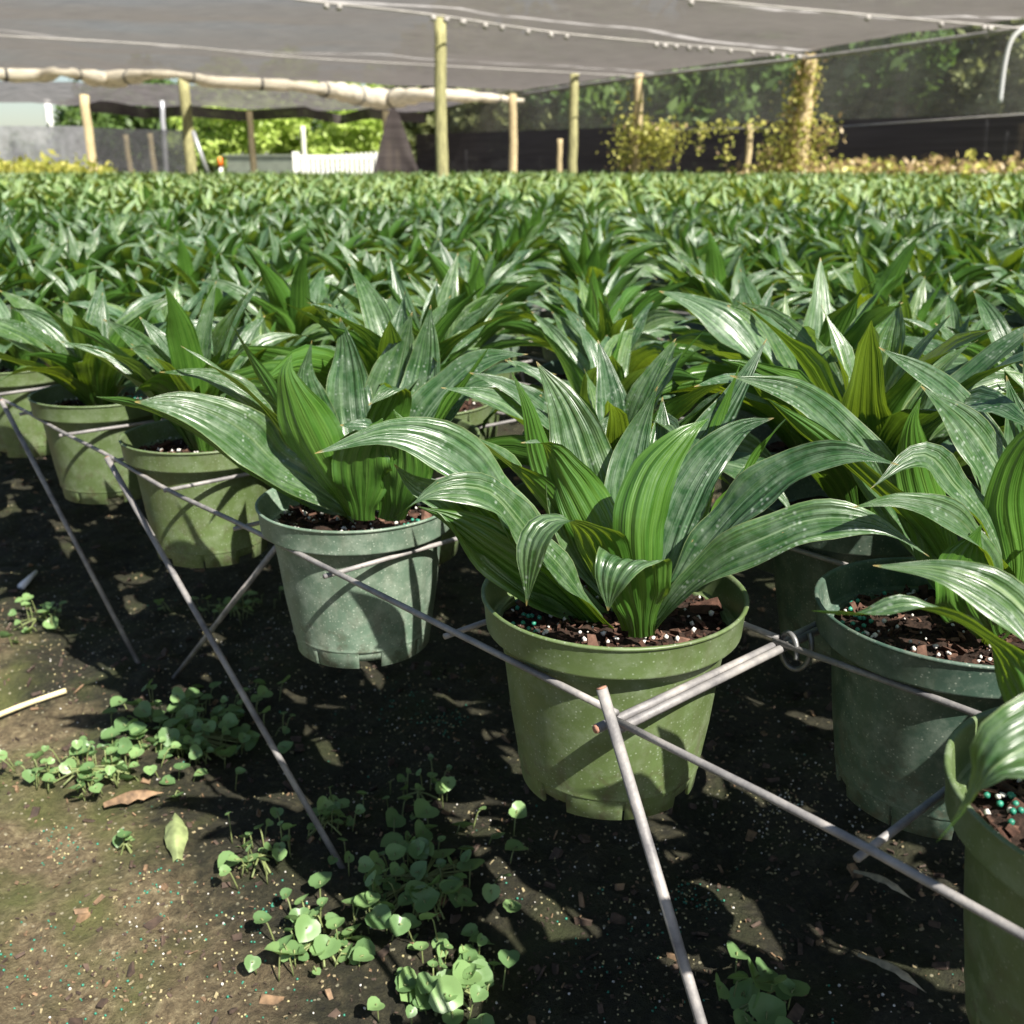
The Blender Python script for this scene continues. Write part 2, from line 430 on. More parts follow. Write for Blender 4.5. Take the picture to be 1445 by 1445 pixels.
def plant_leaves(seed, nu, nv, n=None, pleat=0., spread=1.0, hscale=1.0):
    """returns V,Q,uv,at arrays of a whole rosette; base at origin"""
    r = random.Random(seed)
    n = n or r.randint(20, 24)
    Q0 = gridq(nu, nv); Vs = []; Qs = []; U = []; A = []; k0 = 0
    az = r.random() * 6.28
    for k in range(n):
        f = (k + .5) / n                       # 0 outer, 1 inner
        az += 2.4 + r.uniform(-.35, .35)
        Ln = (.222 - .035 * f ** 2) * r.uniform(.82, 1.12)
        a0 = radians(55 + 29 * f + r.uniform(-10, 10))
        bend = radians((46 - 26 * f) * r.uniform(.4, 1.7)) / spread
        if r.random() < .18: bend *= 1.7
        R = np.array([cos(az), sin(az), 0.]); side = np.cross([0, 0, 1.], R)
        dz = r.uniform(-.35, .35)
        pts = [R * (.012 * (1 - f)) + np.array([0, 0, -.008])]
        st = 8; sd = np.array([side[0], side[1], 0])
        for i in range(st):
            tt = (i + .5) / st
            a = a0 - bend * tt ** 1.6 * 1.5
            h = R * cos(a) + sd * dz * cos(a) * tt
            pts.append(pts[-1] + (h + np.array([0, 0, sin(a)])) * Ln / st)
        W = r.uniform(.036, .052) * (1 - .12 * f)
        roll = r.uniform(-.7, .7)
        sv = side * cos(roll) + (R * .3 + np.array([0, 0, 1])) * sin(roll)
        V, uv = leaf_geo(np.array(pts) * [1, 1, hscale], W, sv, nu, nv, cup=r.uniform(.15, .5), twist=r.uniform(-1.3, 1.3), wave=r.uniform(.04, .15), pleat=pleat, seed=seed * 100 + k)
        Vs.append(V); Qs.append(Q0 + k0); U.append(uv); A.append(np.full(len(V), r.random())); k0 += len(V)
    return np.concatenate(Vs), np.concatenate(Qs), np.concatenate(U), np.concatenate(A)

# ------------------------------------------------------------------ the ground
random.seed(5)
def axis(lo, hi, n, far_lo, far_hi):
    a = np.linspace(lo, hi, n)
    l = lo - np.geomspace(.03, lo - far_lo, 22)[::-1]; h = hi + np.geomspace(.03, far_hi - hi, 22)
    return np.concatenate([l, a, h])
gx = axis(-1.6, 1.1, 300, -600, 600); gy = axis(.25, 2.6, 270, -600, 600)
GX, GY = np.meshgrid(gx, gy)
fade = np.clip(1 - np.maximum(np.abs(GX + .25) - 1.2, np.abs(GY - 1.4) - 1.1) / .6, 0, 1)
def ground_h(x, y):
    return .030 * vnoise(x + 50, y + 50, .21, 1) + .018 * vnoise(x + 50, y + 50, .07, 2) + .009 * vnoise(x + 50, y + 50, .023, 3)
GZ = (ground_h(GX, GY) + .004 * vnoise(GX + 50, GY + 50, .011, 4)) * fade - .004
nx_, ny_ = len(gx) - 1, len(gy) - 1
ii, jj = np.meshgrid(np.arange(nx_), np.arange(ny_)); a_ = (jj * (nx_ + 1) + ii).ravel()
GQ = np.stack([a_, a_ + 1, a_ + nx_ + 2, a_ + nx_ + 1], 1)
m, nt_, out = mat('mossy_soil')
tc = nt_.nodes.new('ShaderNodeTexCoord').outputs['Object']
big = noise(nt_, 3.2, tc, 6, .6); fin = noise(nt_, 120, tc, 8, .75); midn = noise(nt_, 22, tc, 6, .65)
c = ramp(nt_, fin, [(.25, (.012, .009, .005)), (.5, (.18, .14, .078)), (.78, (.46, .39, .23))])
c = mix(nt_, ramp(nt_, midn, [(.35, g(0)), (.7, g(.6))]), c, (.10, .07, .04))
mossm = ramp(nt_, noise(nt_, 7, tc, 4, .5), [(.46, g(0)), (.60, g(.8))])
c = mix(nt_, mossm, c, (.09, .11, .025))
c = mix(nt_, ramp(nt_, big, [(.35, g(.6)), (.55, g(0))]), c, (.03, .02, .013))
vo = nt_.nodes.new('ShaderNodeTexVoronoi'); vo.inputs['Scale'].default_value = 150; L(nt_, tc, vo.inputs['Vector'])
sc_ = nt_.nodes.new('ShaderNodeSeparateColor'); L(nt_, vo.outputs['Color'], sc_.inputs[0])
sp = mth(nt_, 'MULTIPLY', ramp(nt_, vo.outputs['Distance'], [(.16, g(1)), (.26, g(0))]), ramp(nt_, sc_.outputs[1], [(.80, g(0)), (.83, g(1))]))
c = mix(nt_, sp, c, (.42, .37, .27))
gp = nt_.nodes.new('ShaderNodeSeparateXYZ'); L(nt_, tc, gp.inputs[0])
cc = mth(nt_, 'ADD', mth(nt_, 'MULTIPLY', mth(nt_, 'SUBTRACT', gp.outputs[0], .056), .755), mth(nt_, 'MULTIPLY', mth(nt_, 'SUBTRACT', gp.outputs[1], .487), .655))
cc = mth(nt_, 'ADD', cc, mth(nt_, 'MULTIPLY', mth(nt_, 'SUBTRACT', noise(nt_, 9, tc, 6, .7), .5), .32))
under = ramp(nt_, mth(nt_, 'ADD', cc, .5), [(.40, g(0)), (.47, g(1))])  # bench shade painted into the soil colour, from the bench edge inward
shade_c = ramp(nt_, fin, [(.3, (.010, .009, .006)), (.55, (.030, .028, .014)), (.8, (.11, .095, .055))])
shade_c = mix(nt_, ramp(nt_, noise(nt_, 11, tc, 5, .6), [(.5, g(0)), (.65, g(.6))]), shade_c, (.035, .045, .012))
c = mix(nt_, under, c, shade_c)
c = mix(nt_, mth(nt_, 'MULTIPLY', sp, .8), c, (.36, .33, .22))
farm = ramp(nt_, noise(nt_, .15, tc, 3), [(.3, (.05, .07, .02)), (.7, (.16, .14, .09))])
p = N(nt_, 'ShaderNodeBsdfPrincipled', Roughness=.7); p.inputs['Specular IOR Level'].default_value = .35
L(nt_, c, p.inputs['Base Color'])
L(nt_, bump(nt_, mth(nt_, 'ADD', fin, mth(nt_, 'MULTIPLY', midn, 1.5)), 1.0, .010), p.inputs['Normal'])
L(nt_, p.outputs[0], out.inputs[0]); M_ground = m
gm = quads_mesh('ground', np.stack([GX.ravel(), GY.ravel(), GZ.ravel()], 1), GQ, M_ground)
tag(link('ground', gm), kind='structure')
def gz(x, y): return float(ground_h(np.array([x]), np.array([y]))[0]) - .004

# ------------------------------------------------------------------ lattice of the wire benches
E_ = np.array([.655, -.755, 0]); E_ /= np.linalg.norm(E_)
C_ = np.array([.755, .655, 0])
C_ = C_ - E_ * np.dot(C_, E_); C_ /= np.linalg.norm(C_)
A0 = np.array([.056, .487, 0])
CELL = .1465
ZW = CAMH - .280
def cell(i, j): return A0 + E_ * (i + .5) * CELL + C_ * (j + .5) * CELL + np.array([.014 if (i, j) == (1, 0) else 0, 0, 0])
def sagz(i): return .0026 * min(4, max(0, -1 - i))
def node(i, j, z=ZW):
    p = A0 + E_ * i * CELL + C_ * j * CELL; return np.array([p[0], p[1], z - (sagz(i) if z > .1 else 0)])
rng = random.Random(3)
def jit(s=.002): return np.array([rng.uniform(-s, s) for _ in range(3)])
def make_bench(i0, i1, j0, j1, label, group, legs):
    base = node((i0 + i1) / 2, (j0 + j1) / 2, 0)
    root = empty('wire_bench', base, 0, label, 'plant bench', group)
    def part(name, P, r, n=None, mats=M_rod, seg=8):
        b = MB(); tube(b, np.array(P) - base, r, seg, n=n); return b.build(name, mats, root)
    for j in range(j0, j1 + 1):           # long wires, slightly wavy
        part('long_wire', [node(i, j) + jit(.0028) for i in np.linspace(i0, i1, (i1 - i0) + 1)], .0021, n=(i1 - i0) * 3)
    for i in range(i0, i1 + 1):
        end = i in (i0, i1)
        dz = -.0048 if end else -.0041
        de = .0029 * (1 if i == i0 else -1) if end else 0
        rr_ = .0027 if end else .0020
        over = .09 if end and i == i1 else .02
        P = [node(i, j, ZW + dz) + E_ * de + jit(.0012) for j in np.linspace(j0 - over, j1 + .02, 9)]
        o = part('end_rod' if end else 'cross_wire', P, rr_, n=20)
        if end:
            b = MB(); d = norm(P[0] - P[1]); tube(b, np.array([P[0] + d * .0001, P[0] + d * .0008]) - base, rr_ * .93, 8); b.build('rusty_tip', M_rust, o)
    for (top, bot) in legs:
        b = MB(); tube(b, np.array([top, bot]) - base, .0031, 8); lg = b.build('leg', M_rod, root)
        d = norm(np.array(top) - np.array(bot))
        b = MB(); tube(b, np.array([top + d * .0001, top + d * .0008]) - base, .0028, 8); b.build('rusty_tip', M_rust, lg)
    return root
def foot(p): return np.array([p[0], p[1], -.02])
def legpair(i, j, s): return (node(i, j, ZW + .012) , foot(node(i + s, j, 0)))
gA = at_z(505, 1240, 0); gB = at_z(213, 955, 0)
legA_top = node(0, 0, ZW + .020) + C_ * -.010 + E_ * -.002; legA_dir = at_y(990, 1445, .427) - legA_top
legA_bot = legA_top + legA_dir * ((ZW + .02 + .03) / -legA_dir[2])
legs1 = [(legA_top, legA_bot),
         (node(-4.9, 0, ZW + .004) - C_ * .006, foot(gA)), (node(-7.4, 0, ZW + .004) - C_ * .006, foot(gB)), (at_y(398, 762, .93), foot(gB + np.array([.015, .004, 0]))),
         legpair(0, 8, -.8), legpair(-5, 8, .9), legpair(-10, 8, .9), legpair(-10, 0, -1), legpair(-15.8, 0, .9), legpair(-15.8, 8, .9)]
make_bench(-16, 0, 0, 8, 'welded wire bench of square cells holding the front pots left of the tied rods', 'welded wire plant benches', legs1)
make_bench(0, 10, 0, 8, 'welded wire bench running off the right edge of the photo', 'welded wire plant benches',
           [legpair(5, 0, .8), legpair(9.8, 0, -.8), legpair(5, 8, .8)])
BG = 'welded wire plant benches'
BL = 'welded wire bench hidden beneath the packed plants behind the front bench'
for (a, b, c, d) in ((-16, 0, 9, 17), (0, 16, 9, 17), (-16, 0, 18, 26), (0, 16, 18, 26), (-32, -16, 0, 8), (-32, -16, 9, 17)):
    make_bench(a, b, c, d, BL if c > 9 else 'wire bench hidden under plants directly behind the front bench, %s part' % ('left' if a == -16 else 'right' if a == 0 else 'far left'), BG, [legpair(a + .1, c, .9), legpair(b - .1, c, -.9), legpair(a + .1, d, .9), legpair(b - .1, d, -.9)])
# tie ring round the two end rods
rc = at_z(1119, 907, ZW - .002)
b = MB(); Pn = []
for k in range(31):
    a = 2 * pi * k / 26
    Pn.append(np.array([cos(a) * .0085 * E_[0], cos(a) * .0085 * E_[1], sin(a) * .0135 - .006]) + C_ * (.0006 * k - .008))
tube(b, np.array(Pn), .0018, 8, n=80)
o = b.build('tie_ring', M_wire, None, tuple(rc))
tag(o, 'dark wire ring tying two thick bench rods together beside the front pot', 'tie ring')

# ------------------------------------------------------------------ pots and soil
def pot_mesh(name, mt):
    seg = 64; H = .120; mb = MB()
    prof = [(.0760, .0995), (.0785, .0970), (.0795, .1000), (.0812, .1180), (.0826, .1192), (.0826, .1204), (.0812, .1210), (.0800, .1204),
            (.0790, .1180), (.0765, .1010), (.0705, .0990), (.0575, .0120), (.0565, .0070), (0.02, .0060), (0.0005, .006)]
    # outer body below lip up to lip
    outer = [(.0588, .0150), (.0592, .0152), (.0596, .0158), (.0595, .0168), (.0596, .0190), (.0640, .0480), (.0680, .0760), (.0712, .0985), (.0716, .1008), (.0720, .1010),
             (.0760, .1000), (.0790, .0998), (.0796, .1004), (.0797, .1015), (.0811, .1175), (.0814, .1184)] + prof[4:7] + [(.0798, .1200), (.0792, .1185), (.0767, .1020), (.0762, .1008), (.0712, .0992), (.0705, .0980), (.0640, .0550)] + prof[11:]
    V = []; uv = []
    for (r, z) in outer:
        for s in range(seg):
            a = 2 * pi * s / seg; V.append((r * cos(a), r * sin(a), z)); uv.append((s / seg, z / H))
    Q = [(k * seg + s, k * seg + (s + 1) % seg, (k + 1) * seg + (s + 1) % seg, (k + 1) * seg + s) for k in range(len(outer) - 1) for s in range(seg)]
    mb.add(V, Q, 0, np.array(uv), .5)
    # foot band with drainage notches (gaps in the ring)
    for q in range(8):
        a0 = 2 * pi * q / 8 + (.16 if q % 2 else .015); a1 = 2 * pi * (q + 1) / 8 - (.015 if q % 2 else .16)
        V = []; n = 7
        for k in range(n + 1):
            a = a0 + (a1 - a0) * k / n
            for (r, z) in ((.0590, .0156), (.0570, .0008), (.0560, 0), (.0545, .0008), (.0560, .0150)):
                V.append((r * cos(a), r * sin(a), z))
        Q = [(k * 5 + s, k * 5 + s + 1, (k + 1) * 5 + s + 1, (k + 1) * 5 + s) for k in range(n) for s in range(4)]
        Q = [f[::-1] for f in Q] + [(0, 1, 2, 3, 4), tuple(n * 5 + s for s in (4, 3, 2, 1, 0))]
        mb.add(V, Q, 0, None, .5)
    for v in mb.v: v[:, 2] = np.where(v[:, 2] < .05, v[:, 2] - .008, v[:, 2])
    return mb.mesh(name, mt)
def chip(mb, c, size, r, mi):
    u = norm(np.array([r.gauss(0, 1), r.gauss(0, 1), r.gauss(0, .5)])); v = norm(np.cross(u, [r.gauss(0, 1), r.gauss(0, 1), r.gauss(0, 1)])); w_ = np.cross(u, v)
    a, b_, d = size * r.uniform(.7, 1.4), size * r.uniform(.35, .8), size * r.uniform(.15, .35)
    V = [np.array(c) + u * a * x * r.uniform(.7, 1.2) + v * b_ * y * r.uniform(.6, 1.2) + w_ * d * z * r.uniform(.6, 1.2) for z in (-1, 1) for (x, y) in ((-1, -1), (1, -1), (1, 1), (-1, 1))]
    mb.add(V, [(0, 3, 2, 1), (4, 5, 6, 7), (0, 1, 5, 4), (1, 2, 6, 5), (2, 3, 7, 6), (3, 0, 4, 7)], mi, smooth=False)
def blob(mb, c, s, r, mi, jag=.35):
    ring = 6; V = [np.array([0, 0, -1.])]; 
    for (z, rad) in ((-.5, .85), (.35, .9)):
        for k in range(ring):
            a = 2 * pi * (k + (.5 if z > 0 else 0)) / ring; V.append(np.array([cos(a) * rad, sin(a) * rad, z]))
    V.append(np.array([0, 0, 1.]))
    V = [np.array(c) + v * s * (1 + r.uniform(-jag, jag)) for v in V]
    Q = []
    for k in range(ring):
        n_ = (k + 1) % ring
        Q += [(0, 1 + n_, 1 + k), (1 + k, 1 + n_, 1 + ring + k), (1 + n_, 1 + ring + n_, 1 + ring + k), (1 + ring + k, 1 + ring + n_, 1 + 2 * ring)]
    mb.add(V, Q, mi, smooth=True)
def soil_mesh(name, seed, detail):
    r = random.Random(seed); mb = MB(); R = .0705
    rings, seg = (26, 60) if detail else (6, 20)
    V = [(0, 0, .004)]; 
    for k in range(1, rings + 1):
        for s in range(seg):
            a = 2 * pi * s / seg; rr = R * k / rings
            x, y = rr * cos(a), rr * sin(a)
            h = float(.010 * vnoise(np.array([x + 3 + seed]), np.array([y + 3.]), .018, 9)[0] + .006 * vnoise(np.array([x + 3.]), np.array([y + 3 + seed]), .006, 8)[0]) + .004 * (1 - k / rings)
            V.append((x, y, h))
    Q = [(0, 1 + s, 1 + (s + 1) % seg) for s in range(seg)]
    Q += [(1 + (k - 1) * seg + s, 1 + k * seg + s, 1 + k * seg + (s + 1) % seg, 1 + (k - 1) * seg + (s + 1) % seg) for k in range(1, rings) for s in range(seg)]
    mb.add(V, Q, 0)
    if detail:
        for k in range(520):
            a = r.random() * 6.283; rr = .067 * math.sqrt(r.random())
            chip(mb, (rr * cos(a), rr * sin(a), .002 + r.uniform(-.001, .004)), r.choice([.0012, .002, .002, .003, .004]) , r, r.choice([0, 1, 1, 2]))
        for k in range(6):
            a = r.random() * 6.283; rr = .063 * math.sqrt(r.uniform(.2, 1))
            chip(mb, (rr * cos(a), rr * sin(a), .004), .0085, r, r.choice([1, 1, 2]))
        for k in range(75):
            a = r.random() * 6.283; rr = .067 * math.sqrt(r.random())
            blob(mb, (rr * cos(a), rr * sin(a), .006), r.uniform(.0006, .0019), r, 3)
        for k in range(20):
            a = r.gauss(2.6, .5); rr = .056 + r.uniform(-.01, .01)
            blob(mb, (rr * cos(a), rr * sin(a), .007), .0017, r, 4, .05)
    else:
        for k in range(70):
            a = r.random() * 6.283; rr = .067 * math.sqrt(r.random())
            chip(mb, (rr * cos(a), rr * sin(a), .003), .005, r, r.choice([1, 1, 2]))
        for k in range(14):
            a = r.random() * 6.283; rr = .067 * math.sqrt(r.random())
            blob(mb, (rr * cos(a), rr * sin(a), .006), .0018, r, 3)
    return mb.mesh(name, [M_soil, M_bark, M_bark2, M_perl, M_bead])

pot_meshes = [pot_mesh('pot', m) for m in M_pots]
soil_hi = [soil_mesh('soil', s, True) for s in (1, 2)]
soil_lo = soil_mesh('soil', 3, False)
fol = []
for s in range(12):
    V, Q, U, A = plant_leaves(40 + s, 10, 14, pleat=.0006)
    fol.append(quads_mesh('foliage', V, Q, M_leaf if s % 3 else M_leaf2, U, A))

# ---- plants traced leaf by leaf: (points (px, py, depth offset)), width px, side
CODE = {'A': (1, 0, 0), 'C': (-1, 0, 0), 'L': (0, -.7, -.7), 'R': (0, .7, .7), 'AL': (.6, -.6, -.4), 'AR': (.6, .6, .5), 'CL': (-.7, -.5, -.3), 'CR': (-.7, .55, .4),
        'UL': (-.2, -.9, .0), 'UR': (-.2, .9, .1), 'DL': (.15, -.35, .9), 'DR': (.15, .35, -.9)}
def traced(pos, specs, seed):
    Vs = []; Qs = []; U = []; A = []; k0 = 0; nu, nv = 24, 26; Q0 = gridq(nu, nv)
    r = random.Random(seed)
    for k, sp in enumerate(specs):
        pts, wpx, sd = sp[:3]; o = sp[3] if len(sp) > 3 else {}
        P = [at_y(x, y, pos[1] + d) for (x, y, d) in pts]
        Z = np.mean([p[1] for p in P]) * cos(TH) + .05
        W = wpx * Z / 1449.0
        side = [CODE[q] if isinstance(q, str) else q for q in sd] if isinstance(sd, list) else (CODE[sd] if isinstance(sd, str) else sd)
        V, uv = leaf_geo(P, W, side, nu, nv, cup=o.get('cup', .25), twist=o.get('tw', r.uniform(-.2, .2)), wave=o.get('wave', .085), pleat=.0005, seed=seed * 50 + k)
        Vs.append(V - np.array(pos)); Qs.append(Q0 + k0); U.append(uv); A.append(np.full(len(V), o.get('c', r.uniform(.1, .8)))); k0 += len(V)
    return np.concatenate(Vs), np.concatenate(Qs), np.concatenate(U), np.concatenate(A)

def d_near(i, j): return math.hypot(*cell(i, j)[:2]) < 1.1
def place(i, j, label, group, pot, soil, foliage, drop=.262, jitter=True, rz=None, seed=0, tilt=0.03, name='potted_plant'):
    r = random.Random(seed * 7919 + i * 31 + j * 977)
    c = cell(i, j)
    drop = min(drop, .2574 + sagz(i + .5))
    zb = CAMH - drop - .1205
    if jitter: zb += r.uniform(0, .007); c = c + np.array([r.uniform(-.002, .002), r.uniform(-.002, .002), 0])
    root = empty(name, (c[0], c[1], zb), 0, label, 'potted plant', group)
    tl = (r.uniform(-tilt, tilt), r.uniform(-tilt, tilt), 0) if jitter else (0, 0, 0)
    root.rotation_euler = tl
    p = link('pot', pot, root); p.rotation_euler[2] = r.random() * 6.28
    s = link('soil', soil, root, (0, 0, .098)); s.rotation_euler[2] = r.random() * 6.28
    f = link('foliage', foliage, root, (0, 0, .100)); f.rotation_euler[2] = r.random() * 6.28 if rz is None else rz
    if jitter:
        k = (1 if d_near(i, j) else .88) * r.uniform(.80, 1.05); f.scale = (k, k, k * r.uniform(.88, 1.12)); f.rotation_euler[0] = r.uniform(-.1, .1); f.rotation_euler[1] = r.uniform(-.1, .1)
    return root

TR = {}
# front plant
TR[(-1, 0)] = dict(drop=.250, pot=0, soil=0, label='potted plant in olive green pot whose front touches the crossed, tied bench rods', specs=[
    ([(858, 888, -.01), (805, 828, -.02), (740, 757, -.035), (690, 700, -.05), (620, 694, -.06), (556, 730, -.065)], 76, ['AL', 'L', 'L', 'CL'], {'c': .5, 'tw': 0}),
    ([(850, 880, .0), (770, 800, -.005), (715, 730, -.01), (655, 655, -.015), (560, 614, -.02), (444, 640, -.03)], 92, ['L', 'L', 'CL'], {'c': .35, 'tw': 0}),
    ([(850, 885, .01), (760, 830, .0), (690, 770, -.005), (640, 715, -.01), (585, 685, -.01), (556, 655, -.015)], 88, 'CL', {'c': .3}),
    ([(846, 888, -.005), (780, 830, -.012), (700, 775, -.02), (640, 735, -.02), (590, 715, -.02)], 84, 'DL', {'c': .05}),
    ([(866, 880, .02), (838, 810, .03), (775, 725, .035), (715, 655, .04), (634, 598, .04)], 84, ['A', 'AL', 'AL'], {'c': .7, 'cup': .35}),
    ([(872, 870, .03), (852, 770, .055), (835, 690, .07), (800, 580, .085), (757, 510, .09)], 98, 'C', {'c': .55, 'cup': .15}),
    ([(866, 870, .03), (800, 740, .05), (765, 650, .06), (745, 575, .06), (722, 525, .06)], 44, 'A', {'c': .6}),
    ([(884, 885, .0), (862, 800, .01), (840, 740, .015), (800, 670, .02), (770, 628, .02), (735, 625, .015)], 84, ['A', 'A', 'AL'], {'c': .5}),
    ([(880, 868, .0), (830, 800, .02), (795, 720, .03), (778, 660, .03), (772, 632, .03)], 50, 'C', {'c': .7}),
    ([(892, 890, -.03), (866, 815, -.05), (835, 752, -.065), (785, 735, -.078), (752, 770, -.085), (743, 855, -.082)], 84, ['A', 'A', (.8, -.5, .1), (.7, -.6, 0), (.8, -.3, 0)], {'c': .6, 'cup': .12, 'tw': 0}),
    ([(906, 900, -.04), (903, 845, -.055), (893, 795, -.072), (876, 792, -.085), (862, 818, -.090), (858, 862, -.088)], 108, ['A', 'A', (.95, -.3, 0), (.9, -.4, 0)], {'c': .45, 'cup': .10, 'tw': 0}),
    ([(908, 885, -.02), (905, 810, -.03), (905, 735, -.03), (925, 665, -.02), (970, 610, -.01), (1000, 590, 0)], 84, 'A', {'c': .85, 'cup': .4, 'tw': 0}),
    ([(925, 880, .0), (935, 800, .01), (960, 720, .02), (995, 655, .03), (1045, 605, .035), (1092, 590, .03)], 72, ['C', 'CR', 'CR'], {'c': .02}),
    ([(895, 880, .03), (885, 780, .05), (880, 690, .06), (900, 610, .07), (928, 545, .07)], 66, 'C', {'c': .2}),
    ([(940, 870, .01), (970, 770, .05), (1000, 680, .07), (1020, 590, .08), (1046, 510, .08)], 46, (.8, .5, .2), {'c': .97, 'tw': .0}),
    ([(930, 880, -.01), (955, 830, -.01), (1005, 765, -.01), (1060, 705, -.015), (1120, 660, -.02), (1190, 640, -.03), (1268, 656, -.04)], 74, ['R', 'R', 'R', 'CR'], {'c': .1, 'tw': 0}),
    ([(925, 885, -.02), (960, 840, -.03), (1015, 795, -.04), (1080, 765, -.05), (1150, 738, -.055), (1235, 742, -.06), (1312, 786, -.065)], 74, ['R', 'R', 'R', 'CR'], {'c': .45, 'tw': 0}),
    ([(920, 880, .01), (960, 810, .02), (1010, 740, .03), (1055, 670, .04), (1085, 620, .04), (1120, 580, .04)], 54, 'AR', {'c': .9}),
    ([(915, 880, .02), (930, 790, .04), (960, 700, .06), (990, 630, .075), (1030, 570, .085), (1082, 478, .10)], 58, 'CR', {'c': .1}),
    ([(905, 880, .04), (905, 760, .08), (930, 650, .10), (935, 560, .12)], 70, 'C', {'c': .3}),
    ([(880, 880, .04), (850, 770, .09), (840, 640, .11), (860, 580, .12)], 70, 'C', {'c': .4}),
])
TR[(-3, 0)] = dict(drop=.267, pot=1, soil=1, label='potted plant in dusty sage green speckled pot, left of the olive front pot', specs=[
    ([(500, 728, -.02), (440, 690, -.03), (385, 660, -.04), (330, 610, -.05), (260, 575, -.06), (190, 567, -.07)], 92, ['L', 'L', 'CL'], {'c': .6, 'tw': 0}),
    ([(495, 728, -.01), (430, 712, -.02), (350, 665, -.03), (270, 610, -.04), (200, 575, -.05), (135, 560, -.05)], 70, ['AL', 'AL', 'DL'], {'c': .3}),
    ([(500, 730, -.03), (475, 685, -.045), (440, 625, -.055), (415, 565, -.06), (404, 525, -.06), (412, 500, -.055)], 90, 'A', {'c': .85, 'cup': .35, 'tw': 0}),
    ([(505, 720, .01), (440, 655, .02), (390, 570, .02), (355, 510, .02), (326, 455, .02)], 50, 'AL', {'c': .5}),
    ([(500, 722, .0), (440, 670, .0), (370, 575, .0), (310, 525, .0), (255, 488, .0)], 54, 'AL', {'c': .7}),
    ([(495, 722, .01), (430, 640, .02), (350, 560, .02), (290, 530, .02), (225, 525, .01)], 46, 'L', {'c': .6}),
    ([(512, 715, .03), (505, 650, .06), (495, 580, .08), (490, 500, .09), (480, 448, .09)], 74, 'C', {'c': .3, 'cup': .12}),
    ([(520, 715, .03), (530, 650, .06), (540, 580, .08), (560, 510, .09), (582, 440, .09)], 72, 'C', {'c': .5, 'cup': .12}),
    ([(530, 715, .03), (565, 650, .05), (585, 590, .06), (600, 515, .07), (608, 430, .07)], 66, 'C', {'c': .35, 'cup': .2}),
    ([(540, 722, .01), (570, 660, .02), (600, 590, .02), (650, 530, .02), (695, 505, .02), (745, 500, .015)], 62, ['C', 'CR', 'R'], {'c': .2}),
    ([(545, 725, .0), (580, 670, .0), (620, 600, .0), (655, 545, .0), (690, 490, .0)], 54, 'AR', {'c': .6}),
    ([(512, 735, -.045), (510, 690, -.055), (512, 640, -.065), (530, 610, -.07), (540, 590, -.07)], 92, 'A', {'c': .1, 'cup': .1}),
    ([(548, 735, -.04), (556, 690, -.052), (552, 640, -.062), (530, 605, -.07), (480, 600, -.075)], 84, ['A', 'A', 'AL'], {'c': .12, 'cup': .1}),
    ([(560, 735, -.045), (572, 700, -.06), (580, 660, -.065), (572, 610, -.07), (555, 578, -.07)], 66, 'A', {'c': .15}),
    ([(535, 720, .0), (540, 660, .0), (545, 600, -.01), (560, 555, -.02), (548, 550, -.03), (520, 572, -.04)], 64, 'A', {'c': .6, 'cup': .1}),
    ([(545, 715, .03), (600, 640, .05), (640, 570, .06), (680, 540, .06), (735, 545, .06)], 56, 'R', {'c': .3}),
    ([(505, 720, .03), (460, 620, .05), (430, 540, .05), (440, 480, .05)], 58, 'CL', {'c': .3}),
])
# right plant in dark pot (row behind the front edge)
TR[(0, 1)] = dict(drop=.254, pot=2, soil=0, label='potted plant in dark green pot, second from the lower right corner', specs=[
    ([(1385, 905, -.02), (1410, 840, -.03), (1385, 775, -.04), (1340, 730, -.05), (1270, 708, -.055), (1203, 716, -.06)], 58, ['L', 'L', 'CL'], {'c': .6, 'tw': 0}),
    ([(1390, 900, .0), (1420, 830, .0), (1390, 745, .0), (1345, 690, .0), (1300, 645, -.005), (1228, 690, -.02)], 74, ['L', 'L', 'CL'], {'c': .5, 'tw': 0}),
    ([(1380, 890, .01), (1340, 820, .02), (1318, 740, .03), (1295, 660, .035), (1288, 600, .03), (1300, 560, .03)], 74, ['A', 'A', 'A', 'A'], {'c': .98, 'tw': 0}),
    ([(1400, 880, .02), (1420, 790, .03), (1415, 700, .04), (1365, 610, .045), (1300, 545, .045)], 96, 'CL', {'c': .5, 'cup': .12}),
    ([(1390, 880, .04), (1400, 780, .07), (1390, 660, .09), (1340, 560, .10), (1240, 490, .1)], 80, 'CL', {'c': .3}),
    ([(1380, 890, .01), (1300, 760, .03), (1220, 680, .04), (1140, 610, .04), (1082, 562, .03)], 64, ['AL', 'AL', 'A'], {'c': .8, 'cup': .4}),
    ([(1420, 890, .0), (1440, 800, .0), (1430, 700, .0), (1460, 620, -.01), (1520, 580, -.02)], 80, 'A', {'c': .9}),
    ([(1405, 880, .03), (1420, 750, .06), (1440, 640, .08), (1420, 530, .09)], 80, 'C', {'c': .2}),
    ([(1400, 900, -.03), (1375, 850, -.05), (1360, 800, -.05), (1385, 740, -.05)], 110, 'A', {'c': .05, 'cup': .1}),
    ([(1420, 900, -.02), (1470, 840, -.03), (1500, 760, -.03), (1560, 700, -.03)], 80, 'AR', {'c': .3}),
    ([(1380, 880, .03), (1290, 770, .06), (1210, 640, .07), (1130, 560, .07), (1030, 530, .06)], 78, 'CL', {'c': .4}),
    ([(1410, 880, .02), (1480, 760, .05), (1520, 620, .06), (1500, 500, .06)], 78, 'CR', {'c': .4}),
    ([(1400, 880, .03), (1440, 740, .05), (1470, 620, .06), (1445, 470, .06)], 70, 'C', {'c': .6}),
])
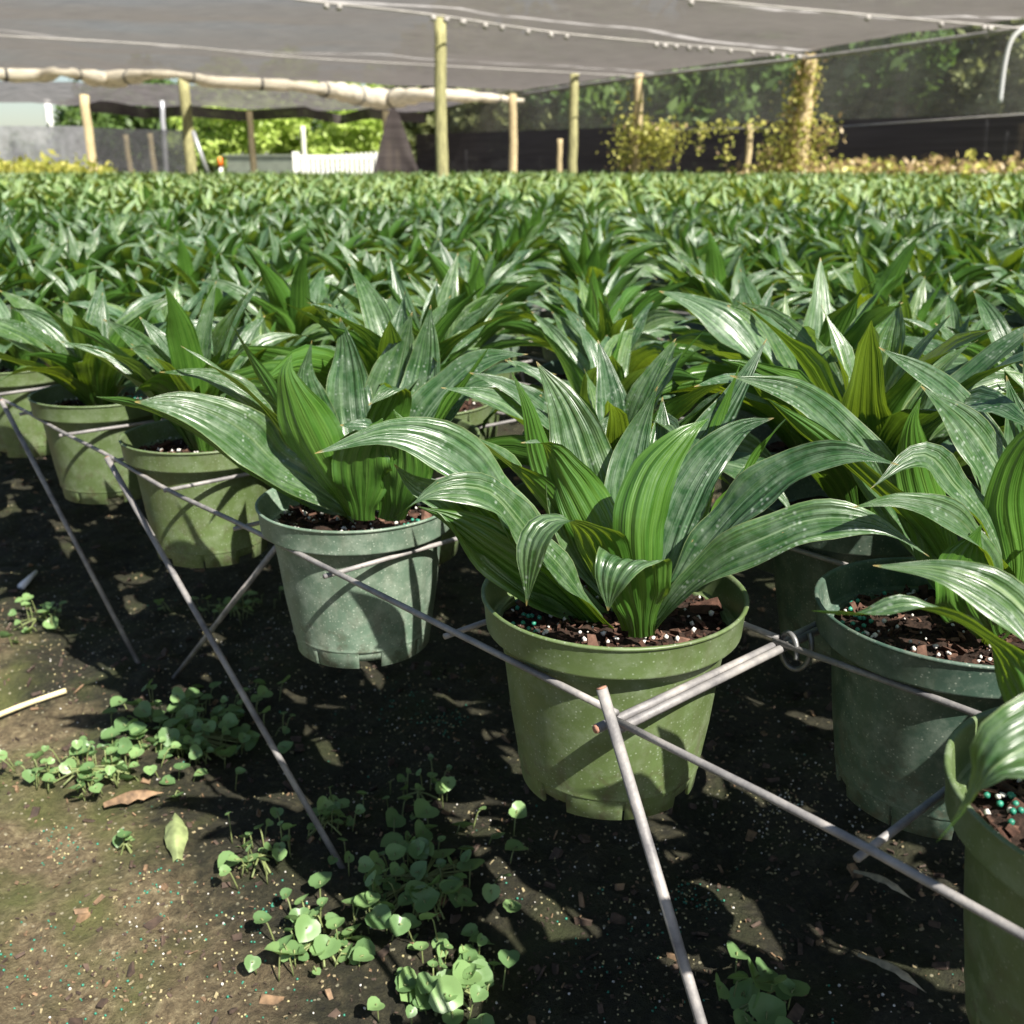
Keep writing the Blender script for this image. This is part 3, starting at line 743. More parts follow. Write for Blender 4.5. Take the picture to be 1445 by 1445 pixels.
TR[(1, 0)] = dict(drop=.250, pot=3, soil=1, label='potted plant nearest the lower right corner, its moss green pot cut off by the frame', specs=[
    ([(1540, 1160, 0), (1500, 1010, .02), (1440, 880, .04), (1345, 815, .05), (1232, 798, .06)], 96, ['L', 'L', 'CL'], {'c': .65, 'tw': 0}),
    ([(1520, 1170, .0), (1455, 1010, .02), (1400, 910, .03), (1300, 858, .035), (1215, 868, .04), (1145, 862, .045)], 84, ['AL', 'AL', (.2, -.5, .5)], {'c': .5, 'tw': 0}),
    ([(1530, 1180, -.03), (1540, 1080, -.06), (1490, 1040, -.08), (1410, 1075, -.09), (1365, 1140, -.09), (1322, 1188, -.09)], 165, ['AL', 'L', 'CL'], {'c': .7, 'tw': 0}),
    ([(1560, 1160, .0), (1560, 1000, .03), (1530, 850, .05), (1500, 740, .05)], 100, 'C', {'c': .4}),
    ([(1580, 1160, .0), (1640, 1000, .0), (1700, 900, .0), (1800, 860, .0)], 90, 'R', {'c': .4}),
    ([(1560, 1180, -.04), (1590, 1080, -.06), (1640, 980, -.08), (1620, 900, -.08)], 90, 'A', {'c': .4}),
    ([(1560, 1150, .03), (1620, 980, .07), (1680, 820, .08), (1640, 700, .08)], 90, 'C', {'c': .4}),
    ([(1540, 1160, .02), (1480, 1000, .05), (1450, 880, .07), (1400, 820, .08)], 80, 'CL', {'c': .3}),
])
GPF = 'striped green potted plants on the wire benches'
for (i, j), d in TR.items():
    c = cell(i, j); zb = CAMH - min(d['drop'], .2574 + sagz(i + .5)) - .1205
    V, Q, U, A = traced((c[0], c[1], zb + .1), d['specs'], 11 + i)
    me = quads_mesh('foliage', V, Q, M_leaf, U, A)
    place(i, j, d['label'], GPF, pot_meshes[d['pot']], soil_hi[d['soil']], me, d['drop'], jitter=False, rz=0)

special = {
    (-5, 0): (0, 'potted plant in olive pot directly left of the sage green pot'),
    (-7, 0): (3, 'potted plant in moss green pot, second from the left end of the bench edge'),
    (-9, 0): (0, 'potted plant whose olive pot touches the left photo edge'),
    (-2, 1): (3, 'potted plant just behind and between the sage pot and olive front pot'),
    (-4, 1): (0, 'potted plant just behind the sage pot on its left side'),
    (-6, 1): (3, 'potted plant behind the gap left of the third olive edge pot'),
    (-1, 2): (2, 'potted plant behind the gap right of the olive pot, its pot in deep shade'),
    (-3, 2): (3, 'potted plant with upright yellow green leaves, behind the gap between the two front pots'),
    (1, 2): (2, 'potted plant behind the dark green pot at the right edge'),
}
for (i, j), (pt, lb) in special.items():
    place(i, j, lb, GPF, pot_meshes[pt], soil_lo if j else soil_hi[1], fol[(i * 5 + j * 3) % 12], .266 if i > -9 else .27, seed=4, rz={(-1, 2): .6}.get((i, j)))

# every other pot position, nearest first
pos = []
for i in range(-140, 90):
    for j in range(0, 160):
        if (i + j) % 2 == 0: continue
        if (i, j) in TR or (i, j) in special: continue
        if j % 9 == 8: continue          # narrow gap between benches
        c = cell(i, j); X, Y = c[0], c[1]
        if Y < .2 or Y > 17: continue
        if abs(X) > Y * .56 + .45: continue
        pos.append((math.hypot(X, Y), i, j))
pos.sort()
LB = 'leafy striped potted plant in the dense field of identical plants behind the labelled front pots'
nind = 300 - len(TR) - len(special)
for k, (d_, i, j) in enumerate(pos[:nind]):
    r = random.Random(i * 13 + j * 7)
    place(i, j, LB, GPF, pot_meshes[r.choice([0, 0, 3, 1, 2])], soil_lo, fol[(i * 7 + j * 11 + r.randint(0, 3)) % 12], .266, seed=2, tilt=.06)
rest = pos[nind:]
# the far part of the field as one object
def lod(seed, nu, nv, n): return plant_leaves(seed, nu, nv, n)
lods = [lod(200 + s, 2, 6, 15) for s in range(6)]
lods2 = [lod(300 + s, 2, 4, 11) for s in range(6)]
Vs = []; Qs = []; U = []; A = []; k0 = 0
rr_ = np.random.RandomState(4)
for (d_, i, j) in rest:
    V, Q, uv, at_ = (lods if d_ < 8 else lods2)[rr_.randint(6)]
    a = rr_.rand() * 6.28; sc = rr_.uniform(.88, 1.14); c = cell(i, j)
    sc *= .93 if d_ < 8 else 1.0
    R = np.array([[cos(a), -sin(a), 0], [sin(a), cos(a), 0], [0, 0, 1]])
    W_ = (V * sc) @ R.T + np.array([c[0] + rr_.uniform(-.02, .02), c[1] + rr_.uniform(-.02, .02), CAMH - .285 + min(.03, max(0, d_ - 5) * .006) + rr_.uniform(-.02, .02)])
    Vs.append(W_); Qs.append(Q + k0); U.append(uv); A.append((at_ + rr_.rand() * .4) % 1); k0 += len(V)
V = np.concatenate(Vs); Q = np.concatenate(Qs)
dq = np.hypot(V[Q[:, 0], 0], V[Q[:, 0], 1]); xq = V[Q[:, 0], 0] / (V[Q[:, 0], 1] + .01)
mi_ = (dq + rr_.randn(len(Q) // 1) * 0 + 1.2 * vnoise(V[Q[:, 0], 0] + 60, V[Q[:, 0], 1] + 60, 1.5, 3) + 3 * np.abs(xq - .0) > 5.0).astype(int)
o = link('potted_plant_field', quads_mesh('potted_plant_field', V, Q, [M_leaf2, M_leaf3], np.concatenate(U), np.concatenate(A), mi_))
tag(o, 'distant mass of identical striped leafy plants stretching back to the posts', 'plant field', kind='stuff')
print('field', len(rest), 'verts', len(V))

# ------------------------------------------------------------------ ground litter and weeds
def px_ground(x, y): p = at_z(x, y, 0); return np.array([p[0], p[1], gz(p[0], p[1])])
def granules(name, n, mats, smin, smax, label, cat, seed, clumps=None, jag=.1):
    r = random.Random(seed); mb = MB()
    for k in range(n):
        if clumps and r.random() < .55:
            cx, cy, s = r.choice(clumps); p = px_ground(cx, cy); x = p[0] + r.gauss(0, s); y = p[1] + r.gauss(0, s)
        else:
            y = .35 + 1.9 * r.random() ** 1.3; x = r.uniform(-.62 * y - .1, .6 * y)
        blob(mb, (x, y, gz(x, y) + smax * .5), r.uniform(smin, smax), r, r.randrange(len(mats)), jag)
    o = mb.build(name, mats); tag(o, label, cat, kind='stuff'); return o
granules('fertilizer_granules', 1000, [M_bead, M_bead, M_beadc], .0006, .0013, 'tiny teal and cream fertilizer granules sprinkled over the dark soil', 'granules', 1,
         [(90, 1190, .02), (200, 1260, .02), (380, 1300, .02), (640, 1020, .02), (150, 1380, .03), (350, 1400, .03), (980, 1260, .012), (610, 1010, .015), (30, 1350, .03), (560, 980, .03), (900, 1350, .03)])
granules('perlite_specks', 2600, [M_perl, M_beadc, M_beadc], .0004, .0013, 'white perlite specks spilled over the ground', 'perlite', 2,
         [(1150, 1100, .04), (1100, 1150, .03), (250, 1350, .05), (450, 940, .08), (1000, 950, .05), (560, 1080, .07), (330, 900, .09), (900, 1300, .08), (150, 900, .1), (700, 1200, .08)], .35)
M_deb = simple('leaf_litter', (.16, .10, .055), .8, 120, .6, .4)
M_deb2 = simple('dark_litter', (.05, .032, .022), .85, 120, .6, .4)
mb = MB(); r = random.Random(9)
for k in range(2200):
    y = .35 + 2.2 * r.random(); x = r.uniform(-.62 * y - .1, .6 * y)
    chip(mb, (x, y, gz(x, y) + .002), r.choice([.0015, .002, .002, .003, .004, .006]), r, r.choice([0, 1, 1, 1]))
for k in range(9000):
    y = .35 + 1.7 * r.random() ** 1.4; x = r.uniform(-.62 * y - .1, .6 * y)
    chip(mb, (x, y, gz(x, y) + .0012), r.uniform(.0007, .0019), r, r.choice([0, 1, 1, 2]))
tag(mb.build('bark_litter', [M_deb, M_deb2, simple('sand_crumb', (.22, .18, .10), .9, 200, .4)]), 'brown bark crumbs and leaf litter scattered under the bench', 'litter', kind='stuff')

M_weed = foliage_material('weed_leaf', (.09, .17, .065), (.20, .32, .12), (.40, .54, .08), .3, .4)
M_stem = simple('weed_stem', (.14, .17, .06), .6, 80, .3)
def heart(mb, c, s, az, pitch, r):
    nrm = np.array([cos(az) * sin(pitch), sin(az) * sin(pitch), cos(pitch)])
    u = norm(np.cross(nrm, [sin(az + 1), cos(az), .3])); v = np.cross(nrm, u)
    out = [(0, -.52), (.30, -.60), (.64, -.46), (.82, -.08), (.74, .32), (.42, .66), (0, .92), (-.42, .66), (-.74, .32), (-.82, -.08), (-.64, -.46), (-.30, -.60)]
    V = [np.array(c) - nrm * s * .12]
    for (a, b_) in out: V.append(np.array(c) + u * a * s * .5 + v * b_ * s * .5 + nrm * s * (.10 * abs(a) - .10 * max(0, b_)) )
    V2 = [np.array(c) - nrm * s * .04 + (np.array(q) - np.array(c)) * .5 for q in V[1:]]
    V = V + V2; n = len(out)
    Q = [(0, 1 + n + k, 1 + n + (k + 1) % n) for k in range(n)] + [(1 + n + k, 1 + k, 1 + (k + 1) % n, 1 + n + (k + 1) % n) for k in range(n)]
    mb.add(V, Q, 0, None, r.random())
def weed(x, y, w_, h_, n, size, label, seed):
    r = random.Random(seed); c = px_ground(x, y)
    root = empty('creeping_weed', tuple(c), 0, label, 'weed', 'round leaved weeds growing on the soil under the bench')
    lm = MB(); sm = MB(); scale = 1 / 1449 * (c[1] * .948 + .2)
    for k in range(n):
        dx = max(-1, min(1, r.gauss(0, .42))) * w_ * scale; dy = max(-1, min(1, r.gauss(0, .42))) * h_ * scale * 1.35
        h = r.uniform(.006, .030); s = size * r.choice([.4, .55, .7, .85, 1.05]) * r.uniform(.85, 1.1)
        base = np.array([dx * .9 + r.uniform(-.008, .008), dy * .9 + r.uniform(-.008, .008), .0])
        top = np.array([dx, dy, h])
        tube(sm, [base, (base + top) / 2 + [0, 0, .008], top], .0007, 5, n=5)
        heart(lm, top, s, r.random() * 6.28, r.uniform(.0, 1.0), r)
    for k in range(max(3, n // 5)):
        a = r.random() * 6.28; e = np.array([cos(a) * w_ * scale * .5, sin(a) * h_ * scale * .6, .004])
        tube(sm, [-e, np.array([0, 0, .01]), e], .0010, 5, n=8)
    lm.build('leaves', M_weed, root); sm.build('stems', M_stem, root)
weeds = [(262, 1045, 150, 110, 95, .025, 'largest mat of rounded green weed leaves, below the crossing leaning rods'),
         (120, 1105, 130, 50, 34, .019, 'sunlit bright green weed patch at left where the shade begins'),
         (462, 1180, 55, 60, 12, .021, 'weed sprig at the foot of the leaning rod'),
         (600, 1260, 130, 110, 46, .026, 'broad weed clump between the two middle weed patches below the front pot'),
         (630, 1385, 110, 80, 34, .028, 'large leaved weed at the bottom edge left of the front leg'),
         (455, 1335, 110, 70, 22, .024, 'weed with darker leaves on the line between lit soil and shade'),
         (592, 1130, 60, 80, 12, .019, 'small weed sprig between the sage pot and the olive pot, low on the soil'),
         (368, 1225, 60, 60, 12, .021, 'small weed sprig left of the middle weed patches'),
         (55, 890, 60, 60, 14, .022, 'upright weed near the left photo edge beneath the hanging pots'),
         (330, 860, 100, 40, 20, .018, 'weed patch in shade under the third pot'),
         (178, 1200, 20, 10, 3, .016, 'tiny two leaved seedling on the sunlit soil'),
         (1075, 1425, 70, 60, 8, .030, 'variegated weed seedling at the bottom edge right of the front leg')]
for k, (x, y, w_, h_, n, s, lb) in enumerate(weeds): weed(x, y, w_, h_, int(n * 1.7), s * 1.12, lb, 60 + k)

# fallen leaf, cane, scraps
M_dry = simple('dry_leaf', (.28, .24, .17), .7, 90, .5, .2)
def fallen(x, y, length, az, width, m_, name, label, cat):
    c = px_ground(x, y); d = np.array([cos(az), sin(az), 0])
    P = [-d * length / 2, np.array([0, 0, .010]), d * length / 2 + [0, 0, .004]]
    V, uv = leaf_geo(P, width, np.cross(d, [0, 0, 1]), 8, 10, cup=.5, wave=.1)
    o = link(name, quads_mesh(name, V, gridq(8, 10), m_, uv, np.full(len(V), .5)), None, (c[0], c[1], c[2] + .006)); tag(o, label, cat)
fallen(250, 1190, .070, 1.9, .024, simple('wilted_leaf', (.20, .24, .10), .6, 70, .5, .2), 'fallen_leaf', 'pale green curled dead leaf lying on the edge of the sunlit soil', 'dead leaf')
fallen(190, 1135, .06, .2, .02, M_deb, 'fallen_leaf', 'reddish brown dead leaf just behind the pale one', 'dead leaf')
fallen(1245, 1255, .06, -.9, .010, M_dry, 'fallen_leaf', 'narrow straw coloured leaf piece in front of the dark green pot', 'dead leaf')
fallen(1255, 1390, .06, -.9, .010, M_dry, 'fallen_leaf', 'narrow straw coloured leaf piece near the bottom right', 'dead leaf')
fallen(470, 925, .05, .3, .022, M_dry, 'fallen_leaf', 'pale leaf scrap just below the sage pot', 'dead leaf')
a = px_ground(-40, 1015); b_ = px_ground(95, 985)
mb = MB(); tube(mb, [a + [0, 0, .006], (a + b_) / 2 + [0, 0, .009], b_ + [0, 0, .008]], .0035, 8, n=8)
tag(mb.build('cane_piece', simple('cane', (.55, .48, .28), .5, 60, .2)), 'straw coloured piece of cane lying on the ground at the left edge', 'cane')
a = px_ground(30, 830); b_ = px_ground(52, 812)
mb = MB(); tube(mb, [a + [0, 0, .006], b_ + [0, 0, .012]], [.006, .003], 8)
tag(mb.build('plant_tag', simple('white_plastic', (.7, .7, .72), .4, 40, .1)), 'small white plastic scrap on the soil at far left', 'plastic scrap')

# ------------------------------------------------------------------ the shade house
ZR = 2.12
M_wood = simple('weathered_post', (.34, .32, .15), .8, 9, .45, .5, vec=(6, 6, .8), bdist=.01)
M_wood2 = simple('bleached_post', (.44, .35, .19), .8, 9, .35, .5, vec=(6, 6, .8), bdist=.01)
M_galv = simple('galvanized_pipe', (.45, .45, .46), .45, 20, .15, metal=.5)
def post(x, ytop, wpx, label, m_=M_wood, ztop=ZR, foot_px=None, name='wood_post', cat='post', group='wooden posts standing in the plant field'):
    top = at_z(x, ytop, ztop); Y = top[1]; Z = Y * .948
    rad = wpx * Z / 1449 / 2
    bot = np.array([top[0], top[1], 0]) if foot_px is None else at_y(foot_px, 255, Y) * [1, 1, 0]
    o = MB(); n = 10; r = random.Random(int(x))
    d = top - bot
    P = [bot + d * t + np.array([r.uniform(-1, 1), r.uniform(-1, 1), 0]) * rad * .12 for t in np.linspace(0, 1, n)]
    tube(o, np.array(P) - bot, np.linspace(rad * 1.08, rad * .95, n), 10)
    ob = o.build(name, m_, None, tuple(bot)); tag(ob, label, cat, group); return top
PT = {}
PT[620] = post(620, 22, 17, 'tallest greenish weathered post near the centre, reaching the shade cloth seam')
PT[810] = post(810, 104, 13, 'straight yellowish post right of centre, standing before the dark screen')
PT[900] = post(902, 104, 13, 'post rising out of the vine tangle right of the yellowish post', M_wood2)
PT[1140] = post(1142, 78, 22, 'thick post wrapped in climbing vine', M_wood2)
PT[722] = post(724, 133, 12, 'brown post under the corner where the beige rolled curtain ends', M_wood2)
PT[258] = post(258, 110, 15, 'greenish post at left holding up the beige rolled curtain', M_wood)
PT[122] = post(118, 134, 13, 'bleached post at far left leaning to the left', M_wood2, 2.0, 133)
PT[545] = post(545, 157, 12, 'brown post left of the tallest post, beside the black hanging cloth', M_wood2, 2.1)
PT[355] = post(352, 157, 9, 'slim bleached post in front of the lime green trees', M_wood2, 2.1)
post(177, 190, 8, 'short leaning stake at left, right of the bleached leaning post', M_wood2, 1.3, 186)
post(212, 188, 8, 'short stake left of the thin metal pole', M_wood2, 1.4)
post(560, 212, 8, 'shortest stake, beside the brown post near the white fence', M_wood2, 1.0)
post(790, 196, 8, 'short pale stake left of the yellowish post', M_wood2, 1.15)
post(1059, 176, 9, 'short bright stake beneath the vine covered wire', M_wood2, 1.25)
post(1441, 175, 12, 'brown stake at the right photo edge', M_wood2, 1.3)
post(370, 224, 9, 'low white marker stake left of the white fence', simple('white_post', (.6, .58, .5), .6), .9, name='marker_stake', cat='stake', group='low stakes')
GP = 'thin metal poles'
post(228, 142, 7, 'thin metal pole at left between the stakes and the greenish post', M_galv, 2.2, 235, 'metal_pole', 'pole', GP)
post(1392, 170, 6, 'thin metal pole leaning in front of the black screen at right', M_galv, 1.35, 1386, 'metal_pole', 'pole', GP)
post(1421, 185, 5, 'shorter thin metal pole nearest the right edge', M_galv, 1.2, None, 'metal_pole', 'pole', GP)
post(66, 140, 10, 'white pole against the sky at far left', simple('white_pole', (.75, .75, .72), .5), 3.6, None, 'white_pole', 'pole', GP)
post(657, 212, 6, 'thin pole in front of the black screen right of the tallest post', M_galv, 1.1, None, 'metal_pole', 'pole', GP)
post(427, 178, 7, 'white pole above the white fence in front of lime trees', simple('white_pole2', (.6, .6, .5), .5), 2.2, None, 'white_pole', 'pole', GP)
# slanting guy pole
a = at_y(272, 185, 16.5); b_ = at_y(296, 252, 16.5)
mb = MB(); tube(mb, [a, b_], .035, 8); tag(mb.build('brace_pole', M_galv), 'slanting thin metal brace right of the greenish left post', 'pole')

# shade cloth roof
def sl(x0, y0, x1, y1, hw): return (at_z(x0, y0, ZR), at_z(x1, y1, ZR), hw)
M_cloth = cloth_material('shade_cloth', (.20, .182, .17), .95, .42, 3, .3, (1, 14, 1), True,
    [sl(415, -1, 1138, 78, .06), sl(-10, 50, 905, 108, .04), sl(955, -3, 1440, 40, .06)])
far_ = at_z(736, 134, ZR); right_ = at_z(1450, 38, ZR); left_ = at_z(-200, 93, ZR)
nl = np.array([-15.0, 8.6, ZR]); nr = np.array([9.0, 6.6, ZR])
# bilinear patch  (nl, nr, far, left) widened to the right edge line
def patch(c00, c10, c11, c01, nu, nv, sag, nb_u, nb_v, seed):
    V = []
    for b in np.linspace(0, 1, nv + 1):
        for a in np.linspace(0, 1, nu + 1):
            p = (c00 * (1 - a) + c10 * a) * (1 - b) + (c01 * (1 - a) + c11 * a) * b
            s = abs(sin(pi * a * nb_u)) * abs(sin(pi * b * nb_v)) * sag
            V.append(p + np.array([0, 0, -s]))
    V = np.array(V); V[:, 2] += .05 * vnoise(V[:, 0] + 60, V[:, 1] + 60, .8, seed) + .02 * vnoise(V[:, 0] + 60, V[:, 1] + 60, .25, seed + 1)
    return V, gridq(nu, nv)
root = empty('shade_cloth_roof', (0, 10, ZR), 0, 'grey brown shade cloth roof stretched overhead on cables and posts', 'shade cloth')
dirr = (right_ - far_); nr = far_ + dirr * 1.3; 
V, Q = patch(nl, nr, far_, left_, 80, 80, .10, 3, 3, 5)
link('cloth', quads_mesh('cloth', V - [0, 10, ZR - .09], Q, M_cloth, np.zeros((len(V), 2)), np.zeros(len(V))), root)
M_cable = simple('pale_seam', (.36, .34, .32), .6, 5, .2)
def seam(pts, r_, nm='seam_cable', clips=0):
    P = [at_z(x, y, ZR - .05) for (x, y) in pts]
    mb = MB(); tube(mb, np.array(P) - [0, 10, ZR], r_, 6, n=30); o = mb.build(nm, M_cable, root)
    if clips:
        rr = random.Random(clips)
        C = spline(P, 400)
        for k in range(clips):
            p = C[rr.randrange(400)] - np.array([0, 10, ZR])
            m2 = MB(); blob(m2, p + np.array([0, 0, -.03]), .035, rr, 0, .2); m2.build('clip', M_cable, o)
seam([(415, -1), (610, 21), (820, 50), (1138, 78)], .012, clips=24)
seam([(-10, 50), (250, 65), (450, 83), (905, 108)], .01)
seam([(955, -3), (1200, 19), (1440, 40)], .012, clips=6)
seam([(1450, 39), (1290, 62), (1140, 82), (902, 109), (736, 133)], .03, 'edge_cable', clips=30)
# white hose hanging from the roof corner
P = [at_y(1447, 38, 10.6), at_y(1428, 55, 10.6), at_y(1418, 90, 10.6), at_y(1411, 145, 10.6)]
mb = MB(); tube(mb, P, .022, 8, n=16); tag(mb.build('hose', simple('white_hose', (.6, .6, .58), .4)), 'pale curved hose hanging from the roof edge at upper right', 'hose')

# beige rolled curtain along the far left edge
M_curt = cloth_material('beige_curtain', (.72, .66, .54), .02, .45, 4, .3, (1, 1, 8))
pts = [(-60, 100), (0, 104), (60, 106), (90, 102), (150, 112), (220, 104), (255, 106), (300, 114), (380, 118), (420, 122), (470, 128), (540, 140), (600, 134), (660, 136), (738, 142)]
rad = [.10, .13, .16, .07, .18, .10, .08, .15, .16, .10, .2, .26, .17, .14, .06]
P = np.array([at_z(x, y, ZR - .05 ) for (x, y) in pts])
# drop: sagging loops
mb = MB(); rad = [q * .82 for q in rad]; Ps = spline(P, 120)
tl = np.linspace(0, 1, 120); L0 = np.concatenate([[0], np.cumsum(np.linalg.norm(np.diff(P, axis=0), axis=1))]); rr = np.interp(tl, L0 / L0[-1], rad)
rr = rr * (1 + .12 * np.sin(tl * 150))
tube(mb, Ps, rr, 14)
V = mb.v[0]; V[:, 2] += .03 * vnoise(V[:, 0] * 2 + 70, V[:, 2] * 30 + 70, .3, 5)
root = empty('rolled_curtain', tuple(P[0]), 0, 'beige cloth side curtain rolled up and tied under the far roof edge', 'curtain')
mb.v[0] = V - P[0]; mb.build('roll', M_curt, root)
for k in range(5, 118, 12):
    m2 = MB(); tube(m2, [Ps[k] - P[0] - norm(Ps[k + 1] - Ps[k]) * .025, Ps[k] - P[0] + norm(Ps[k + 1] - Ps[k]) * .025], rr[k] * 1.1, 12); m2.build('strap', simple('dark_strap', (.06, .06, .055), .7), root)

# ---- far neighbouring shade roof, screens
M_grey = cloth_material('grey_screen', (.33, .33, .34), .35, .4, 5, .3)
M_dgrey = cloth_material('dark_grey_screen', (.09, .09, .09), .25, .4, 5, .3)
M_black = cloth_material('black_ground_cloth', (.078, .066, .064), .03, .2, 2, .3, (.3, .3, 20))
M_sheer = cloth_material('sheer_mesh', (.6, .56, .44), .90, .6, 3, .25, (1, 1, 12))
def sheet(name, pts_top, zb, m_, label, cat, kind=None, nseg=40, amp=.05, thick=.01, group=None):
    T = np.array(pts_top, float)
    Ls = np.concatenate([[0], np.cumsum(np.linalg.norm(np.diff(T, axis=0), axis=1))]); t = np.linspace(0, Ls[-1], nseg)
    P = np.stack([np.interp(t, Ls, T[:, k]) for k in range(3)], 1)
    V = []; rows = 8
    nrm = norm(np.cross(P[-1] - P[0], [0, 0, 1.]))
    for b in np.linspace(0, 1, rows + 1):
        for k, p in enumerate(P):
            zz = p[2] * (1 - b) + zb * b
            V.append(np.array([p[0], p[1], zz]) + nrm * amp * (vnoise(np.array([t[k] * 2.]), np.array([b * 2.]), .8, 7)[0]))
    V = np.array(V); o = link(name, quads_mesh(name, V, gridq(nseg - 1, rows), m_, np.zeros((len(V), 2)), np.zeros(len(V))))
    tag(o, label, cat, group, kind); return o
zz = .75 + CAMH
sheet('black_screen', [(11.5, 10, zz), (8.4, 15.5, zz), (-3.0, 34, zz + .2)], -.1, M_black, 'long black ground cloth screen behind the plants from the centre to the right edge', 'screen')
sheet('mesh_screen', [(12.6, 10, 3.6), (9.4, 15.5, 3.6), (-2.5, 36, 4.2)], .9, M_sheer, 'sheer grey mesh screen hanging above the black screen in front of the dark trees', 'mesh screen')
a = at_y(1168, 180, 19); b_ = at_y(1460, 160, 14.5)
mb = MB(); tube(mb, [a, b_], .012, 6); tag(mb.build('cable', M_cable), 'pale cable stretched along the top of the black screen at right', 'cable')
def scr(x0, x1, yt0, yt1, Y0, Y1): return [at_y(x0, yt0, Y0), at_y(x1, yt1, Y1)]
sheet('grey_screen', scr(-80, 118, 177, 178, 22, 22), 0, M_grey, 'pale grey cloth wall at the far left under the strip of sky', 'screen')
sheet('dark_mesh_screen', scr(130, 262, 180, 184, 23, 23), 0, M_dgrey, 'darker see through mesh wall left of the greenish post', 'screen')
sheet('black_hanging_cloth', [at_y(526, 245, 21), at_y(546, 165, 21), at_y(553, 150, 21), at_y(562, 158, 21), at_y(592, 244, 21)], .3, M_black, 'triangular black cloth hanging behind the brown post near the centre', 'cloth')
c00 = at_z(-300, 100, 2.55); 
V, Q = patch(at_z(-120, 112, 2.62), at_z(720, 128, 2.62), at_z(600, 157, 2.62), at_z(-120, 141, 2.62), 60, 20, .25, 6, 1, 9)
V[:, 2] += 0
o = link('far_shade_roof', quads_mesh('far_shade_roof', V, Q, cloth_material('far_cloth', (.22, .20, .20), .15, .4, 3, .3), np.zeros((len(V), 2)), np.zeros(len(V))))
tag(o, 'sagging grey roof cloth of the next shade house behind the beige curtain', 'shade cloth')
pts = [at_z(x, y, 2.5) for (x, y) in ((118, 140), (135, 142), (160, 143), (200, 152), (260, 148), (340, 156), (430, 150), (480, 162), (520, 152), (600, 160))]
sheet('dark_valance', pts, 2.15, M_black, 'drooping dark edge of the far shade roof', 'cloth valance', nseg=60)

# white picket fence
root = empty('white_fence', tuple(at_y(415, 262, 27) * [1, 1, 0]), 0, 'bright white vertical board fence between the lime trees and the black hanging cloth', 'fence')
base = np.array(root.location)
Mw = simple('white_board', (.72, .72, .66), .6, 4, .08)
xa = at_y(417, 222, 27); xb = at_y(534, 214, 27)
nb = 17
for k in range(nb):
    t = (k + .5) / nb; p = xa * (1 - t) + xb * t; hw = (xb[0] - xa[0]) / nb * .31
    mb = MB(); box(mb, (p[0] - hw - base[0], p[1] - .012 - base[1], .06), (p[0] + hw - base[0], p[1] + .012 - base[1], p[2]))
    mb.build('board', Mw, root)
for z in (.35, .85):
    mb = MB(); box(mb, (xa[0] - base[0], .015, z - .04), (xb[0] - base[0], .05, z + .04)); mb.build('rail', Mw, root)
mb = MB(); p = at_y(419, 220, 27); box(mb, (p[0] - .1 - base[0], -.06, 0), (p[0] + .06 - base[0], .06, p[2] + .1)); mb.build('post', Mw, root)
# traffic cone like marker
p = at_y(311, 231, 22)
root = empty('orange_marker', (p[0], p[1], 0), 0, 'small orange topped white marker left of the white fence', 'marker')
mb = MB(); tube(mb, [(0, 0, 0), (0, 0, p[2] - .05)], .04, 8); mb.build('stake', Mw, root)
mb = MB(); tube(mb, [(0, 0, p[2] - .05), (0, 0, p[2] + .12)], [.06, .04], 10); mb.build('cap', simple('orange_plastic', (.8, .18, .02), .5), root)
# added pale block in place of pale green haze
p = at_y(375, 240, 34)
mb = MB(); box(mb, (p[0] - 1.2, p[1], 0), (p[0] + .9, p[1] + 2, .92)); box(mb, (p[0] - 1.3, p[1] - .1, .92), (p[0] + 1.0, p[1] + 2.1, .98))
tag(mb.build('haze_block', simple('pale_haze', (.62, .68, .52), .7, 3, .15)), 'low pale block standing in for green haze left of the white fence', 'haze block')

# ------------------------------------------------------------------ trees
M_t1 = foliage_material('tree_leaves_dark', (.10, .13, .05), (.34, .36, .16), (.3, .34, .08), .38)
M_t2 = foliage_material('tree_leaves_lime', (.30, .42, .07), (.58, .70, .20), (.6, .75, .12), .42)
M_t3 = foliage_material('tree_leaves_mid', (.04, .09, .02), (.13, .20, .05), (.2, .35, .04), .35)
M_trunk = simple('tree_bark', (.12, .09, .06), .9, 8, .4, .5, bdist=.02)
def crown_mesh(seed, R, H, n_blob, per, ls, m_):
    r = np.random.RandomState(seed); V = []; A = []
    for b in range(n_blob):
        u = norm(r.randn(3)); c = u * np.array([R, R, H / 2]) * r.uniform(.35, 1.0) * np.array([1, 1, 1]); c[2] += 0
        br = R * r.uniform(.18, .36); tone = r.uniform(0, 1)
        for k in range(per):
            p = c + norm(r.randn(3)) * br * r.uniform(.3, 1) ** .6
            a = norm(r.randn(3)); bb = norm(np.cross(a, r.randn(3))); s = ls * r.uniform(.6, 1.3)
            V += [p - a * s, p + bb * s * .5, p + a * s, p - bb * s * .5]; A += [np.clip(tone * .7 + r.uniform(0, .3), 0, 1)] * 4
    V = np.array(V); return quads_mesh('crown', V, np.arange(len(V)).reshape(-1, 4), m_, np.zeros((len(V), 2)), np.array(A), smooth=False)
def trunk_mesh(seed, h, r0, spread):
    r = random.Random(seed); mb = MB()
    tube(mb, [(0, 0, -.1), (.1 * r.uniform(-1, 1), .1, h * .5), (0, 0, h)], np.linspace(r0, r0 * .4, 10), 8, n=10)
    for k in range(6):
        a = r.random() * 6.28; z = h * r.uniform(.4, .9)
        tube(mb, [(0, 0, z), (cos(a) * spread * .4, sin(a) * spread * .4, z + spread * .3), (cos(a) * spread * .8, sin(a) * spread * .8, z + spread * .75)], np.linspace(r0 * .4, r0 * .1, 6), 6, n=6)
    return mb.mesh('trunk', M_trunk)
